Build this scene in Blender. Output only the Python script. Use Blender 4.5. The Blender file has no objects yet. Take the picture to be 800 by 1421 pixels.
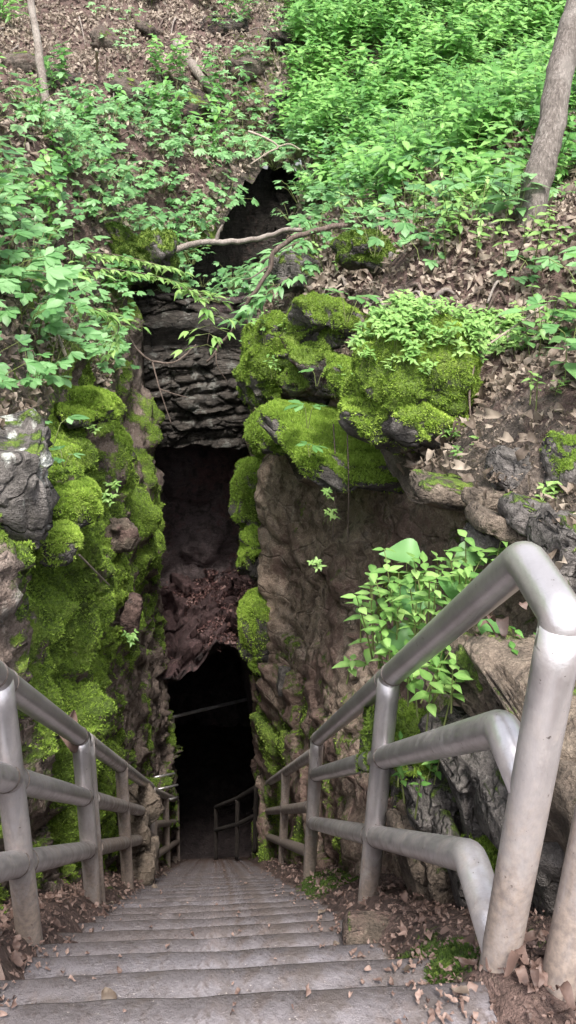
import bpy, math, random
import numpy as np
from mathutils import Vector, Matrix, Euler

random.seed(7)
rng = np.random.default_rng(7)
scene = bpy.context.scene
COL = scene.collection
R_ = math.radians

# ------------------------------------------------------------------ camera frame (eye at the origin, stairs descend along +Y)
F, CX, CY = 1094.0, 400.0, 710.5
def _cv(px, py): return np.array([px - CX, -(py - CY), -F], float)
_up = -_cv(300, 3450); _up /= np.linalg.norm(_up)
_s = _cv(300, 1168); _s /= np.linalg.norm(_s)
_y = _s - _up * (_s @ _up); _y /= np.linalg.norm(_y)
_x = np.cross(_y, _up)
RW = np.stack([_x, _y, _up])
def P(px, py, d):
    "world point seen at photo pixel px,py at depth d metres"
    return RW @ _cv(px, py) / F * d
def PX(px, py, x):
    r = RW @ _cv(px, py); return r * (x / r[0])
def PY(px, py, y):
    r = RW @ _cv(px, py); return r * (y / r[1])
def proj(p):
    p = np.atleast_2d(p); c = p @ RW
    d = -c[:, 2]; d = np.where(np.abs(d) < 1e-6, 1e-6, d)
    return CX + F * c[:, 0] / d, CY - F * c[:, 1] / d, d

# ------------------------------------------------------------------ noise
_perm = np.random.default_rng(3).permutation(256).astype(np.int64)
_perm = np.concatenate([_perm, _perm, _perm])
_grad = np.random.default_rng(4).normal(size=(256, 3)); _grad /= np.linalg.norm(_grad, axis=1)[:, None]
_rnd3 = np.random.default_rng(5).random((256, 3))
def _hash(i, j, k): return _perm[_perm[_perm[i & 255] + (j & 255)] + (k & 255)]
def perlin(p):
    p = np.asarray(p, float); i = np.floor(p).astype(np.int64); f = p - i
    u = f * f * f * (f * (f * 6 - 15) + 10); out = 0
    for a in (0, 1):
        for b in (0, 1):
            for c in (0, 1):
                g = _grad[_hash(i[:, 0] + a, i[:, 1] + b, i[:, 2] + c)]
                d = g[:, 0] * (f[:, 0] - a) + g[:, 1] * (f[:, 1] - b) + g[:, 2] * (f[:, 2] - c)
                w = (u[:, 0] if a else 1 - u[:, 0]) * (u[:, 1] if b else 1 - u[:, 1]) * (u[:, 2] if c else 1 - u[:, 2])
                out = out + d * w
    return out * 1.5
def fbm(p, s=1.0, oct=4, gain=.5):
    p = np.asarray(p, float) * s; a = 1.0; o = 0
    for k in range(oct):
        o = o + a * perlin(p + 17.3 * k); p = p * 2.03; a *= gain
    return o
def worley(p, s=1.0):
    p = np.asarray(p, float) * s; i = np.floor(p).astype(np.int64)
    f1 = np.full(len(p), 9.0); f2 = f1.copy(); idx = np.zeros(len(p), np.int64)
    for a in (-1, 0, 1):
        for b in (-1, 0, 1):
            for c in (-1, 0, 1):
                h = _hash(i[:, 0] + a, i[:, 1] + b, i[:, 2] + c)
                q = i + np.array([a, b, c]) + _rnd3[h]
                d = np.linalg.norm(q - p, axis=1)
                m = d < f1
                f2 = np.where(m, f1, np.minimum(f2, d)); idx = np.where(m, h, idx); f1 = np.where(m, d, f1)
    return f1, f2, idx
_rv = np.random.default_rng(6).normal(size=(256, 3))
def facets(p, s=1.0, tilt=.5):
    "fractured rock: every cell is a tilted plane with its own offset; also the distance to the cell borders"
    p = np.asarray(p, float) * s; i = np.floor(p).astype(np.int64)
    f1 = np.full(len(p), 9.0); f2 = f1.copy(); val = np.zeros(len(p))
    for a in (-1, 0, 1):
        for b in (-1, 0, 1):
            for c in (-1, 0, 1):
                h = _hash(i[:, 0] + a, i[:, 1] + b, i[:, 2] + c); dv = p - (i + np.array([a, b, c]) + _rnd3[h]); d = np.linalg.norm(dv, axis=1)
                m = d < f1; f2 = np.where(m, f1, np.minimum(f2, d)); val = np.where(m, (_rnd3[h][:, 0] - .5) + tilt * np.sum(dv * _rv[h], 1), val); f1 = np.where(m, d, f1)
    return val, f2 - f1
def sst(a, b, x):
    t = np.clip((x - a) / (b - a), 0, 1); return t * t * (3 - 2 * t)
def unit(v): return v / (np.linalg.norm(v, axis=-1, keepdims=True) + 1e-9)

def rot(rx, ry, rz): return np.array(Euler((R_(rx), R_(ry), R_(rz))).to_matrix())
# ------------------------------------------------------------------ object helpers
def link(o, parent=None):
    COL.objects.link(o)
    if parent is not None: o.parent = parent
    return o
def tag(o, label=None, cat=None, group=None, kind=None):
    if label: o['label'] = label
    if cat: o['category'] = cat
    if group: o['group'] = group
    if kind: o['kind'] = kind
    return o
def mesh_data(name, V, Fs, mats, midx=None, attrs=None, smooth=True):
    me = bpy.data.meshes.new(name)
    V = np.asarray(V, np.float32)
    if isinstance(Fs, np.ndarray):
        n, k = Fs.shape
        me.vertices.add(len(V)); me.vertices.foreach_set('co', V.ravel())
        me.loops.add(n * k); me.loops.foreach_set('vertex_index', Fs.astype(np.int32).ravel())
        me.polygons.add(n); me.polygons.foreach_set('loop_start', np.arange(0, n * k, k, dtype=np.int32))
        me.polygons.foreach_set('loop_total', np.full(n, k, np.int32))
        me.update(calc_edges=True)
    else:
        me.from_pydata([tuple(v) for v in V], [], Fs)
    if not isinstance(mats, (list, tuple)): mats = [mats]
    for m in mats: me.materials.append(m)
    if midx is not None: me.polygons.foreach_set('material_index', np.asarray(midx, np.int32))
    me.polygons.foreach_set('use_smooth', np.full(len(me.polygons), smooth))
    for k, a in (attrs or {}).items():
        at = me.attributes.new(k, 'FLOAT', 'POINT'); at.data.foreach_set('value', np.asarray(a, np.float32))
    me.validate(); me.update()
    return me
def mobj(name, V, Fs, mats, parent=None, loc=None, **kw):
    o = bpy.data.objects.new(name, mesh_data(name, V, Fs, mats, **kw))
    if loc is not None: o.location = loc
    return link(o, parent)
def empty(name, loc=(0, 0, 0), rz=0.0):
    o = bpy.data.objects.new(name, None); o.location = loc; o.rotation_euler = (0, 0, rz)
    o.empty_display_size = .1
    return link(o)
class MB:
    "collects triangles/quads into one mesh"
    def __init__(s): s.V = []; s.F = []; s.m = []; s.t = []; s.n = 0
    def add(s, V, Fs, mat=0, tint=0.5):
        V = np.asarray(V, float); s.V.append(V)
        for f in Fs: s.F.append(tuple(int(i) + s.n for i in f)); s.m.append(mat)
        tt = np.full(len(V), tint)
        if mat == 0 and len(V) % 3 == 0: tt[1::3] += .22; tt[0::3] -= .08
        s.t.append(tt); s.n += len(V)
    def data(s, name, mats, smooth=True):
        return mesh_data(name, np.concatenate(s.V), s.F, mats, midx=s.m, attrs={'tint': np.concatenate(s.t)}, smooth=smooth)
    def obj(s, name, mats, parent=None, loc=None):
        o = bpy.data.objects.new(name, s.data(name, mats))
        if loc is not None: o.location = loc
        return link(o, parent)
def frames(pts):
    pts = np.asarray(pts, float); n = len(pts)
    T = np.gradient(pts, axis=0); T = unit(T)
    a = np.array([0, 0, 1.0]) if abs(T[0][2]) < .9 else np.array([1.0, 0, 0])
    N = unit(np.cross(T[0], a)); Ns = [N]
    for i in range(1, n):
        N = Ns[-1] - T[i] * (Ns[-1] @ T[i]); Ns.append(unit(N))
    Ns = np.array(Ns); return T, Ns, np.cross(T, Ns)
def tube(pts, rad, seg=8, cap=True):
    pts = np.asarray(pts, float); n = len(pts); rad = np.broadcast_to(np.asarray(rad, float), (n,))
    T, N, B = frames(pts); a = np.linspace(0, 2 * np.pi, seg, endpoint=False)
    V = (pts[:, None] + rad[:, None, None] * (np.cos(a)[None, :, None] * N[:, None] + np.sin(a)[None, :, None] * B[:, None])).reshape(-1, 3)
    Fs = [(i * seg + j, i * seg + (j + 1) % seg, (i + 1) * seg + (j + 1) % seg, (i + 1) * seg + j) for i in range(n - 1) for j in range(seg)]
    if cap: Fs += [tuple(range(seg))[::-1], tuple((n - 1) * seg + j for j in range(seg))]
    return V, Fs
def smooth_path(ctrl, n=24):
    "Catmull-Rom through control points"
    c = np.asarray(ctrl, float); c = np.vstack([2 * c[0] - c[1], c, 2 * c[-1] - c[-2]])
    out = []
    for i in range(1, len(c) - 2):
        for t in np.linspace(0, 1, n, endpoint=False):
            p0, p1, p2, p3 = c[i - 1:i + 3]
            out.append(.5 * (2 * p1 + (p2 - p0) * t + (2 * p0 - 5 * p1 + 4 * p2 - p3) * t * t + (3 * p1 - p0 - 3 * p2 + p3) * t ** 3))
    out.append(c[-2]); return np.array(out)
def elbow_path(pts, r=.07, k=7):
    "polyline with rounded corners"
    pts = [np.asarray(p, float) for p in pts]; out = [pts[0]]
    for a, b, c in zip(pts, pts[1:], pts[2:]):
        u, w = unit(a - b), unit(c - b); s, e = b + u * r, b + w * r
        for t in np.linspace(0, 1, k): out.append((1 - t) ** 2 * s + 2 * t * (1 - t) * b + t * t * e)
    out.append(pts[-1]); return np.array(out)

# ------------------------------------------------------------------ materials
def new_mat(name):
    m = bpy.data.materials.new(name); m.use_nodes = True; nt = m.node_tree; nt.nodes.clear()
    out = nt.nodes.new('ShaderNodeOutputMaterial'); return m, nt, out
class NT:
    def __init__(s, nt): s.nt = nt
    def n(s, t, **kw):
        x = s.nt.nodes.new(t)
        for k, v in kw.items():
            if k in x.bl_rna.properties.keys(): setattr(x, k, v)
            else: x.inputs[k].default_value = v
        return x
    def l(s, a, b): s.nt.links.new(a, b)
    def coord(s): return s.n('ShaderNodeTexCoord').outputs['Object']
    def noise(s, co, scale, detail=6, rough=.6, dist=0.0, stretch=None):
        if stretch:
            mp = s.n('ShaderNodeMapping'); mp.inputs['Scale'].default_value = stretch; s.l(co, mp.inputs['Vector']); co = mp.outputs[0]
        x = s.n('ShaderNodeTexNoise'); x.inputs['Scale'].default_value = scale; x.inputs['Detail'].default_value = detail
        x.inputs['Roughness'].default_value = rough; x.inputs['Distortion'].default_value = dist; s.l(co, x.inputs['Vector']); return x.outputs['Fac']
    def ramp(s, fac, stops, interp='LINEAR'):
        x = s.n('ShaderNodeValToRGB'); x.color_ramp.interpolation = interp; e = x.color_ramp.elements
        while len(e) < len(stops): e.new(.5)
        for el, (p, c) in zip(e, stops): el.position = p; el.color = (*c, 1) if len(c) == 3 else c
        s.l(fac, x.inputs['Fac']); return x.outputs['Color']
    def mix(s, fac, a, b, mode='MIX'):
        x = s.n('ShaderNodeMix', data_type='RGBA', blend_type=mode)
        for v, sock in ((fac, x.inputs[0]), (a, x.inputs[6]), (b, x.inputs[7])):
            if isinstance(v, (int, float)): sock.default_value = v
            elif isinstance(v, tuple): sock.default_value = (*v, 1)
            else: s.l(v, sock)
        return x.outputs[2]
    def math(s, op, a, b=0.0, clamp=False):
        x = s.n('ShaderNodeMath', operation=op, use_clamp=clamp)
        for v, sock in ((a, x.inputs[0]), (b, x.inputs[1])):
            if isinstance(v, (int, float)): sock.default_value = v
            else: s.l(v, sock)
        return x.outputs[0]
    def step(s, x, lo, hi):
        m = s.n('ShaderNodeMapRange', interpolation_type='SMOOTHSTEP'); m.inputs['From Min'].default_value = lo; m.inputs['From Max'].default_value = hi
        s.l(x, m.inputs['Value']); return m.outputs[0]
    def attr(s, name): return s.n('ShaderNodeAttribute', attribute_name=name).outputs['Fac']
    def bump(s, h, strength=.5, dist=.02, normal=None):
        b = s.n('ShaderNodeBump'); b.inputs['Strength'].default_value = strength; b.inputs['Distance'].default_value = dist
        s.l(h, b.inputs['Height'])
        if normal is not None: s.l(normal, b.inputs['Normal'])
        return b.outputs[0]
    def bsdf(s, col, rough=.8, normal=None, metallic=0.0, spec=.4):
        b = s.n('ShaderNodeBsdfPrincipled')
        for v, k in ((col, 'Base Color'), (rough, 'Roughness'), (metallic, 'Metallic')):
            if isinstance(v, tuple): b.inputs[k].default_value = (*v, 1)
            elif isinstance(v, (int, float)): b.inputs[k].default_value = v
            else: s.l(v, b.inputs[k])
        b.inputs['Specular IOR Level'].default_value = spec
        if normal is not None: s.l(normal, b.inputs['Normal'])
        return b.outputs[0]

MOSS_D, MOSS_M, MOSS_L = (.034, .055, .010), (.15, .235, .036), (.33, .44, .075)
def ground_mat(name, ra, rb, rc, soil_a=(.05, .032, .028), soil_b=(.14, .092, .08), strata=(1, 1, 5), wet=.8, crack=1.0):
    m, nt, out = new_mat(name); g = NT(nt); co = g.coord()
    n1 = g.noise(co, 2.2, 8, .62, .3); n2 = g.noise(co, 9, 6, .65); n3 = g.noise(co, 38, 4, .7); ns = g.noise(co, 5, 7, .6, .6, strata)
    rock = g.ramp(n1, [(.25, ra), (.5, rb), (.78, rc)])
    rock = g.mix(.55, rock, g.ramp(ns, [(.3, ra), (.55, rb), (.75, rc)]))
    rock = g.mix(g.math('MULTIPLY', g.step(n3, .5, .72), .45), rock, rc)
    rock = g.mix(g.math('MULTIPLY', g.step(n2, .52, .36), .6), rock, tuple(.35 * c for c in ra))
    vor = g.n('ShaderNodeTexVoronoi', feature='DISTANCE_TO_EDGE'); vor.inputs['Scale'].default_value = 3.0
    mp = g.n('ShaderNodeMapping'); mp.inputs['Scale'].default_value = strata; g.l(co, mp.inputs['Vector'])
    wob = g.mix(.25, mp.outputs[0], g.n('ShaderNodeTexNoise', Scale=4.0).outputs['Color']); g.l(wob, vor.inputs['Vector'])
    crk = g.math('MULTIPLY', g.step(vor.outputs['Distance'], .045, .0), .75 * crack)
    rock = g.mix(crk, rock, tuple(.2 * c for c in ra))
    lich = g.math('MULTIPLY', g.attr('lichen'), g.step(g.noise(co, 7, 5, .6, 0, (1, 1, .45)), .56, .66), True)
    rock = g.mix(lich, rock, (.55, .57, .53))
    soil = g.ramp(g.noise(co, 14, 8, .7), [(.3, soil_a), (.7, soil_b)])
    soil = g.mix(g.math('MULTIPLY', g.step(n3, .58, .7), .5), soil, (.27, .2, .16))
    sf = g.math('ADD', g.attr('soil'), g.math('MULTIPLY', g.math('SUBTRACT', n2, .5), 1.6)); sf = g.step(sf, .35, .65)
    col = g.mix(sf, rock, soil)
    mn = g.noise(co, 55, 4, .75); mn2 = g.noise(co, 4.5, 5, .6)
    mcol = g.ramp(g.math('ADD', g.math('MULTIPLY', mn, .5), g.math('MULTIPLY', mn2, .55)), [(.36, MOSS_D), (.52, MOSS_M), (.7, MOSS_L)])
    mf = g.math('ADD', g.attr('moss'), g.math('MULTIPLY', g.math('SUBTRACT', g.noise(co, 11, 6, .7), .5), 1.5)); mf = g.step(mf, .38, .6)
    col = g.mix(mf, col, mcol)
    gn = g.noise(co, 95, 3, .75); col = g.mix(1.0, col, g.ramp(gn, [(.3, (.62,) * 3), (.5, (.95,) * 3), (.7, (1.35,) * 3)]), 'MULTIPLY')
    stn = g.noise(co, 3.3, 5, .7, .8, (1, 1, .3)); col = g.mix(g.math('MULTIPLY', g.step(stn, .53, .68), .5), col, tuple(.45 * c for c in ra))
    h = g.math('ADD', g.math('MULTIPLY', n2, .5), g.math('MULTIPLY', n3, .35)); h = g.math('ADD', h, g.math('MULTIPLY', gn, .15)); h = g.math('ADD', h, g.math('MULTIPLY', ns, .6)); h = g.math('SUBTRACT', h, g.math('MULTIPLY', crk, .8))
    h = g.math('ADD', h, g.math('MULTIPLY', mf, g.math('MULTIPLY', mn, .9)))
    nrm = g.bump(h, 1.0, .05)
    rgh = g.math('SUBTRACT', .92, g.math('MULTIPLY', g.step(n1, .5, .7), .92 - wet))
    g.l(g.bsdf(col, rgh, nrm, spec=.35), out.inputs[0]); return m
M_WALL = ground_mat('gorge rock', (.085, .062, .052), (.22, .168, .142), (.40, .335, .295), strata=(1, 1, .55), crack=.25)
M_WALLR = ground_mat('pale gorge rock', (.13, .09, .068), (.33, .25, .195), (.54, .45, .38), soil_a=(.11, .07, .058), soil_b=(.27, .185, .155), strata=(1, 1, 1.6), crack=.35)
M_HILL = ground_mat('hill soil', (.06, .05, .042), (.12, .095, .08), (.22, .18, .15), crack=0)
M_GREY = ground_mat('grey limestone', (.06, .055, .052), (.14, .125, .118), (.26, .24, .225), strata=(1, 1, 2), crack=.5)
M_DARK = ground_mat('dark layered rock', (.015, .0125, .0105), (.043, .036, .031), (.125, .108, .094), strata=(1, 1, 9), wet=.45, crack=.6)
M_TAN = ground_mat('tan sandstone', (.07, .055, .045), (.16, .125, .098), (.27, .225, .175), strata=(1, 1, 2), crack=.2)
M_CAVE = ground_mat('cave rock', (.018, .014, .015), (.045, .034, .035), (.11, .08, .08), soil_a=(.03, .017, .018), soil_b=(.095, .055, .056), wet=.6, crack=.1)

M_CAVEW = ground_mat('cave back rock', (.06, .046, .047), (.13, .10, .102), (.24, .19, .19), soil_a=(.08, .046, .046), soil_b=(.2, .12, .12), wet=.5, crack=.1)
def foliage_mat(name, a, b, c, trans=.38, rough=.45, vein=False):
    m, nt, out = new_mat(name); g = NT(nt)
    t = g.attr('tint'); oi = g.n('ShaderNodeObjectInfo').outputs['Random']
    f = g.math('ADD', g.math('MULTIPLY', t, .55), g.math('MULTIPLY', oi, .45))
    col = g.ramp(f, [(.1, a), (.5, b), (.9, c)])
    no = g.noise(g.coord(), 45, 3, .6); col = g.mix(g.math('MULTIPLY', g.step(no, .5, .7), .25), col, c)
    p = g.bsdf(col, rough, spec=.45)
    tr = g.n('ShaderNodeBsdfTranslucent'); g.l(g.mix(.5, col, tuple(min(1, x * 1.6) for x in c)), tr.inputs['Color'])
    mx = g.n('ShaderNodeMixShader'); mx.inputs[0].default_value = trans
    g.l(p, mx.inputs[1]); g.l(tr.outputs[0], mx.inputs[2]); g.l(mx.outputs[0], out.inputs[0]); return m
M_CREEP = foliage_mat('creeper leaf', (.05, .14, .06), (.115, .27, .085), (.26, .45, .21), .38, .42)
M_BROAD = foliage_mat('broad leaf', (.025, .095, .02), (.10, .265, .052), (.27, .48, .14), .42)
M_BRIGHT = foliage_mat('young leaf', (.05, .14, .03), (.16, .31, .075), (.32, .48, .16))
M_MINT = foliage_mat('large pale leaf', (.06, .17, .045), (.125, .28, .085), (.20, .38, .14))
M_MOSS = foliage_mat('moss tuft', (.055, .095, .012), (.215, .335, .045), (.44, .58, .11), .32, .8)
M_MOSSD = foliage_mat('dark moss tuft', (.025, .05, .01), (.06, .11, .014), (.12, .19, .02), .2, .8)  # darker moss for the verge and two rocks
M_DEAD = foliage_mat('dead leaf', (.045, .032, .024), (.18, .136, .105), (.45, .385, .315), .15, .6)
M_STEM = foliage_mat('green stem', (.10, .12, .04), (.16, .19, .06), (.2, .25, .09), .05, .5)

M_DEADB = foliage_mat('crumpled brown leaf', (.04, .024, .02), (.11, .068, .056), (.24, .165, .14), .12, .6)
M_DEADR = foliage_mat('damp red leaf', (.03, .014, .014), (.10, .05, .048), (.30, .19, .17), .1, .45)
def wood_mat(name, a, b, c, st=(6, 6, 1.2), lichen=.0):
    m, nt, out = new_mat(name); g = NT(nt); co = g.coord()
    n = g.noise(co, 12, 8, .65, .5, st); n2 = g.noise(co, 30, 5, .6); n3 = g.noise(co, 3, 4, .6)
    col = g.ramp(n, [(.3, a), (.55, b), (.75, c)])
    col = g.mix(g.math('MULTIPLY', g.step(n3, .5, .65), .4 + lichen), col, c)
    g.l(g.bsdf(col, .85, g.bump(g.math('ADD', n, g.math('MULTIPLY', n2, .4)), .8, .02)), out.inputs[0]); return m
M_BARK = wood_mat('grey brown bark', (.06, .05, .044), (.17, .145, .13), (.34, .31, .285))
M_DEADWOOD = wood_mat('weathered wood', (.10, .08, .07), (.22, .185, .165), (.38, .34, .31))
M_TWIG = wood_mat('brown twig', (.05, .036, .03), (.13, .095, .08), (.24, .19, .165))
M_RAIL_SHADE = wood_mat('shade-darkened pipe', (.012, .009, .008), (.03, .023, .02), (.06, .048, .043))  # darkened copy for the bottom railing, the cave's shade put into its colour
M_PALE = wood_mat('pale twig', (.2, .16, .13), (.34, .28, .23), (.48, .42, .36))

def rail_mat():
    m, nt, out = new_mat('weathered galvanised pipe'); g = NT(nt); co = g.coord()
    n1 = g.noise(co, 6, 8, .65, .4); n2 = g.noise(co, 60, 4, .7); n3 = g.noise(co, 1.6, 4, .6); n4 = g.noise(co, 22, 6, .7, .3, (1, 1, .35))
    col = g.ramp(n1, [(.25, (.45, .42, .425)), (.5, (.59, .56, .57)), (.8, (.74, .715, .72))])
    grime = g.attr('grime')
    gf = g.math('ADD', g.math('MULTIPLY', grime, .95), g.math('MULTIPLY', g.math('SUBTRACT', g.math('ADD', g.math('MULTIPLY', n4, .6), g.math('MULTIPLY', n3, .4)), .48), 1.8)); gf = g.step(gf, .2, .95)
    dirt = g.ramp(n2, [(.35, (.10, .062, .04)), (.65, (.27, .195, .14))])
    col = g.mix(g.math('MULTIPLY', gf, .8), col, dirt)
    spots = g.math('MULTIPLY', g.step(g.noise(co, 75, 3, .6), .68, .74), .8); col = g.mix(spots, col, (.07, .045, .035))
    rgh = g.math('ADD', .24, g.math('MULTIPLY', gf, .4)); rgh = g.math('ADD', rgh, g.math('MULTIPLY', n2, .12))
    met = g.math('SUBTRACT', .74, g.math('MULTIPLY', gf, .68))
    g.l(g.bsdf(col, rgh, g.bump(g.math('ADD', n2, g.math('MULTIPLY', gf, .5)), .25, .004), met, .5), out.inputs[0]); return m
M_RAIL = rail_mat()
M_WELD = wood_mat('stained weld bead', (.10, .07, .055), (.26, .215, .195), (.42, .39, .40))
def step_mat():
    m, nt, out = new_mat('worn wet concrete tread'); g = NT(nt); co = g.coord()
    n1 = g.noise(co, 3, 8, .65); n2 = g.noise(co, 70, 5, .75); n3 = g.noise(co, 18, 6, .65); n4 = g.noise(co, 150, 2, .6)
    col = g.ramp(n1, [(.28, (.062, .055, .06)), (.5, (.128, .118, .131)), (.72, (.225, .21, .235))])
    col = g.mix(g.math('MULTIPLY', g.n('ShaderNodeObjectInfo').outputs['Random'], .4), col, (.10, .074, .058))
    st = g.noise(co, 26, 6, .75, .6, (.35, 1.6, 1)); col = g.mix(g.math('MULTIPLY', g.step(st, .56, .68), .55), col, (.05, .042, .04)); col = g.mix(g.math('MULTIPLY', g.step(st, .42, .3), .5), col, (.27, .25, .265))
    col = g.mix(g.math('MULTIPLY', g.step(n3, .47, .68), .4), col, (.12, .085, .068))
    col = g.mix(g.math('MULTIPLY', g.step(n2, .53, .64), .6), col, (.05, .04, .04))
    n5 = g.noise(co, 7, 7, .7, .5); col = g.mix(g.math('MULTIPLY', g.step(n5, .52, .64), .55), col, (.075, .058, .05))
    col = g.mix(g.math('MULTIPLY', g.step(n4, .68, .76), .6), col, (.45, .40, .37))
    mf = g.step(g.math('ADD', g.attr('moss'), g.math('MULTIPLY', g.math('SUBTRACT', n3, .5), 1.4)), .4, .62)
    col = g.mix(mf, col, (.07, .08, .03))
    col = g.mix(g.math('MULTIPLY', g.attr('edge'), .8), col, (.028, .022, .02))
    di = g.step(g.math('ADD', g.attr('soil'), g.math('MULTIPLY', g.math('SUBTRACT', n3, .5), 1.6)), .38, .66)  # soil mask holds dirt plus the shade painted on the steps
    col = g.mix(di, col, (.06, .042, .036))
    rgh = g.ramp(n5, [(.4, (.16,) * 3), (.62, (.5,) * 3)])
    g.l(g.bsdf(col, rgh, g.bump(g.math('ADD', n2, g.math('MULTIPLY', n3, .6)), .6, .008), spec=.5), out.inputs[0]); return m
M_STEP = step_mat()

# ------------------------------------------------------------------ terrain heights: thin-plate spline through surveyed points
def _dh(px, py, d):
    return P(px, py, d)
_pts = [_dh(*a) for a in [(0, 440, 4.6), (-60, 560, 3.2), (100, 440, 6.2), (0, 260, 6.8), (0, 150, 9), (100, 300, 8), (200, 330, 8.8),
    (50, 150, 10.5), (0, 0, 14), (150, 100, 12), (250, 60, 13.5), (200, 200, 10.5), (300, 120, 12.8), (380, 0, 15), (240, 420, 9.3),
    (130, 520, 6.8), (165, 470, 8.3), (70, 570, 4.8),
    (375, 330, 10.6), (392, 210, 13.0), (350, 420, 9.8), (420, 420, 7.3), (430, 330, 8.5), (455, 200, 11), (450, 100, 13), (520, 390, 5.4), (650, 420, 4.7),
    (740, 310, 6.3), (650, 300, 7), (800, 300, 5.8), (800, 400, 4.4), (800, 520, 3.4), (700, 560, 3.5), (650, 640, 3.3), (750, 680, 2.85),
    (800, 730, 2.4), (600, 150, 11), (600, 0, 14.5), (800, 100, 11), (800, 0, 13.5), (420, 0, 15.2), (560, 230, 9.0),
    (440, 640, 6.2), (575, 670, 3.8), (350, 610, 7.9), (500, 520, 5.0)]]
_pts += [np.array(a, float) for a in [(1.35, 1, -1.05), (1.4, 0, -1.0), (3, 0, -.3), (-1.5, 1, -.95), (-3, 0, -.2), (-1.4, 0, -1.0), (6, 2, .6), (-6, 3, 1.3),
    (8, 8, 2.6), (-8, 10, 4.2), (0, 21, 7), (9, 19, 6.5), (-9, 19, 7.5), (8, -3, .2), (-8, -3, .6), (0, -3, -1.3), (1.4, -2, -1.1), (-1.4, -2, -1.1), (13, 8, 4), (-13, 8, 6)]]
_pts = np.array(_pts)
def _tps():
    A = _pts[:, :2]; n = len(A)
    d = np.linalg.norm(A[:, None] - A[None], axis=2); K = np.where(d > 0, d * d * np.log(d + 1e-12), 0) + np.eye(n) * .02
    Q = np.c_[np.ones(n), A]; M = np.block([[K, Q], [Q.T, np.zeros((3, 3))]])
    w = np.linalg.solve(M, np.r_[_pts[:, 2], 0, 0, 0]); return A, w[:n], w[n:]
_TA, _TW, _TC = _tps()
def H0(x, y):
    q = np.stack([np.ravel(x), np.ravel(y)], 1); o = np.zeros(len(q))
    for s in range(0, len(q), 20000):
        b = q[s:s + 20000]; d = np.linalg.norm(b[:, None] - _TA[None], axis=2)
        o[s:s + 20000] = np.where(d > 0, d * d * np.log(d + 1e-12), 0) @ _TW + _TC[0] + b @ _TC[1:]
    return o.reshape(np.shape(x))
def hill_noise(x, y):
    p = np.stack([np.ravel(x), np.ravel(y), np.zeros(np.size(x))], 1)
    n = fbm(p, .9, 5, .5) * .16 + fbm(p, 9, 3) * .018 + np.abs(perlin(p * 3.1)) * .05; far = sst(7.5, 10, np.ravel(y)); n = n + far * (np.abs(perlin(p * np.array([.9, 1.6, 1]))) * .35 - .12)
    return n.reshape(np.shape(x))
def H(x, y): return H0(x, y) + hill_noise(x, y)
def interp(y, tab): t = np.array(tab, float); return np.interp(y, t[:, 0], t[:, 1])
def stair_z(y):
    y = np.asarray(y, float); return np.where(y < 1.03, -1.38, -1.38 - (np.minimum(y, 10.6) - 1.03) * .98)
LIP_L = [(-3, -1.3), (1, -1.0), (3, -.93), (4, -.95), (5, -1.02), (7, -1.02), (8.3, -1.0), (9, -.95), (9.8, -.85), (10.5, -.58), (11.2, -.1), (12.5, .5), (13.6, 1.05), (30, 1.05)]
LIP_R = [(-3, 1.2), (1, 1.0), (2, 1.02), (3, 1.0), (4, .98), (5, .88), (6, .74), (7, .52), (8, .38), (9, .40), (10, .75), (11, 1.0), (12, 1.22), (13, 1.28), (13.6, 1.05), (30, 1.05)]
WL_L = [(-3, -1.3), (1, -1.0), (3, -.93), (4, -.95), (5, -1.02), (8.3, -1.0), (12, -1.1), (14, -1.2)]
WL_R = [(-3, 1.2), (1, 1.0), (2, 1.02), (3, 1.0), (4, .98), (5, .88), (6, .74), (7, .52), (8, .38), (9, .42), (12, .9), (14, 1.0)]

# near hillside bank grids
def hill_grid(side):
    ys = np.concatenate([np.arange(-3, 0, .15), np.arange(0, 10, .05), np.arange(10, 15, .08), np.arange(15, 24.01, .3)])
    t = np.linspace(0, 1, 150); t = .18 * t + .82 * t ** 2.4
    lip = interp(ys, LIP_L if side < 0 else LIP_R)
    X = lip[:, None] + side * t[None] * 13.0; Yg = np.repeat(ys[:, None], len(t), 1)
    Z = H(X, Yg)
    # round the lip over a little
    dl = np.abs(X - lip[:, None]); Z -= .14 * np.exp(-dl / .10) * sst(13.6, 12.8, Yg)
    V = np.stack([X, Yg, Z], -1); n, m = X.shape
    i = np.arange(n * m).reshape(n, m)
    q = np.stack([i[:-1, :-1], i[1:, :-1], i[1:, 1:], i[:-1, 1:]], -1).reshape(-1, 4)
    if side > 0: q = q[:, ::-1]
    return V.reshape(-1, 3), q, dl.ravel()
def hill_masks(V, dl):
    px, py, d = proj(V)
    soil = np.full(len(V), .75)
    rocky = sst(.5, .05, dl) * .5
    moss = .12 + .25 * fbm(V, .7, 3) + .35 * sst(.45, .05, dl) * (V[:, 0] < 0)
    green = ((V[:, 0] > .3) & (V[:, 1] > 7.5)) * .25
    return dict(soil=soil - rocky, moss=moss + green, lichen=np.zeros(len(V)))
for side in (-1, 1):
    V, q, dl = hill_grid(side)
    o = mobj('hillside', V, q, M_HILL, attrs=hill_masks(V, dl)); tag(o, kind='structure')

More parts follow.
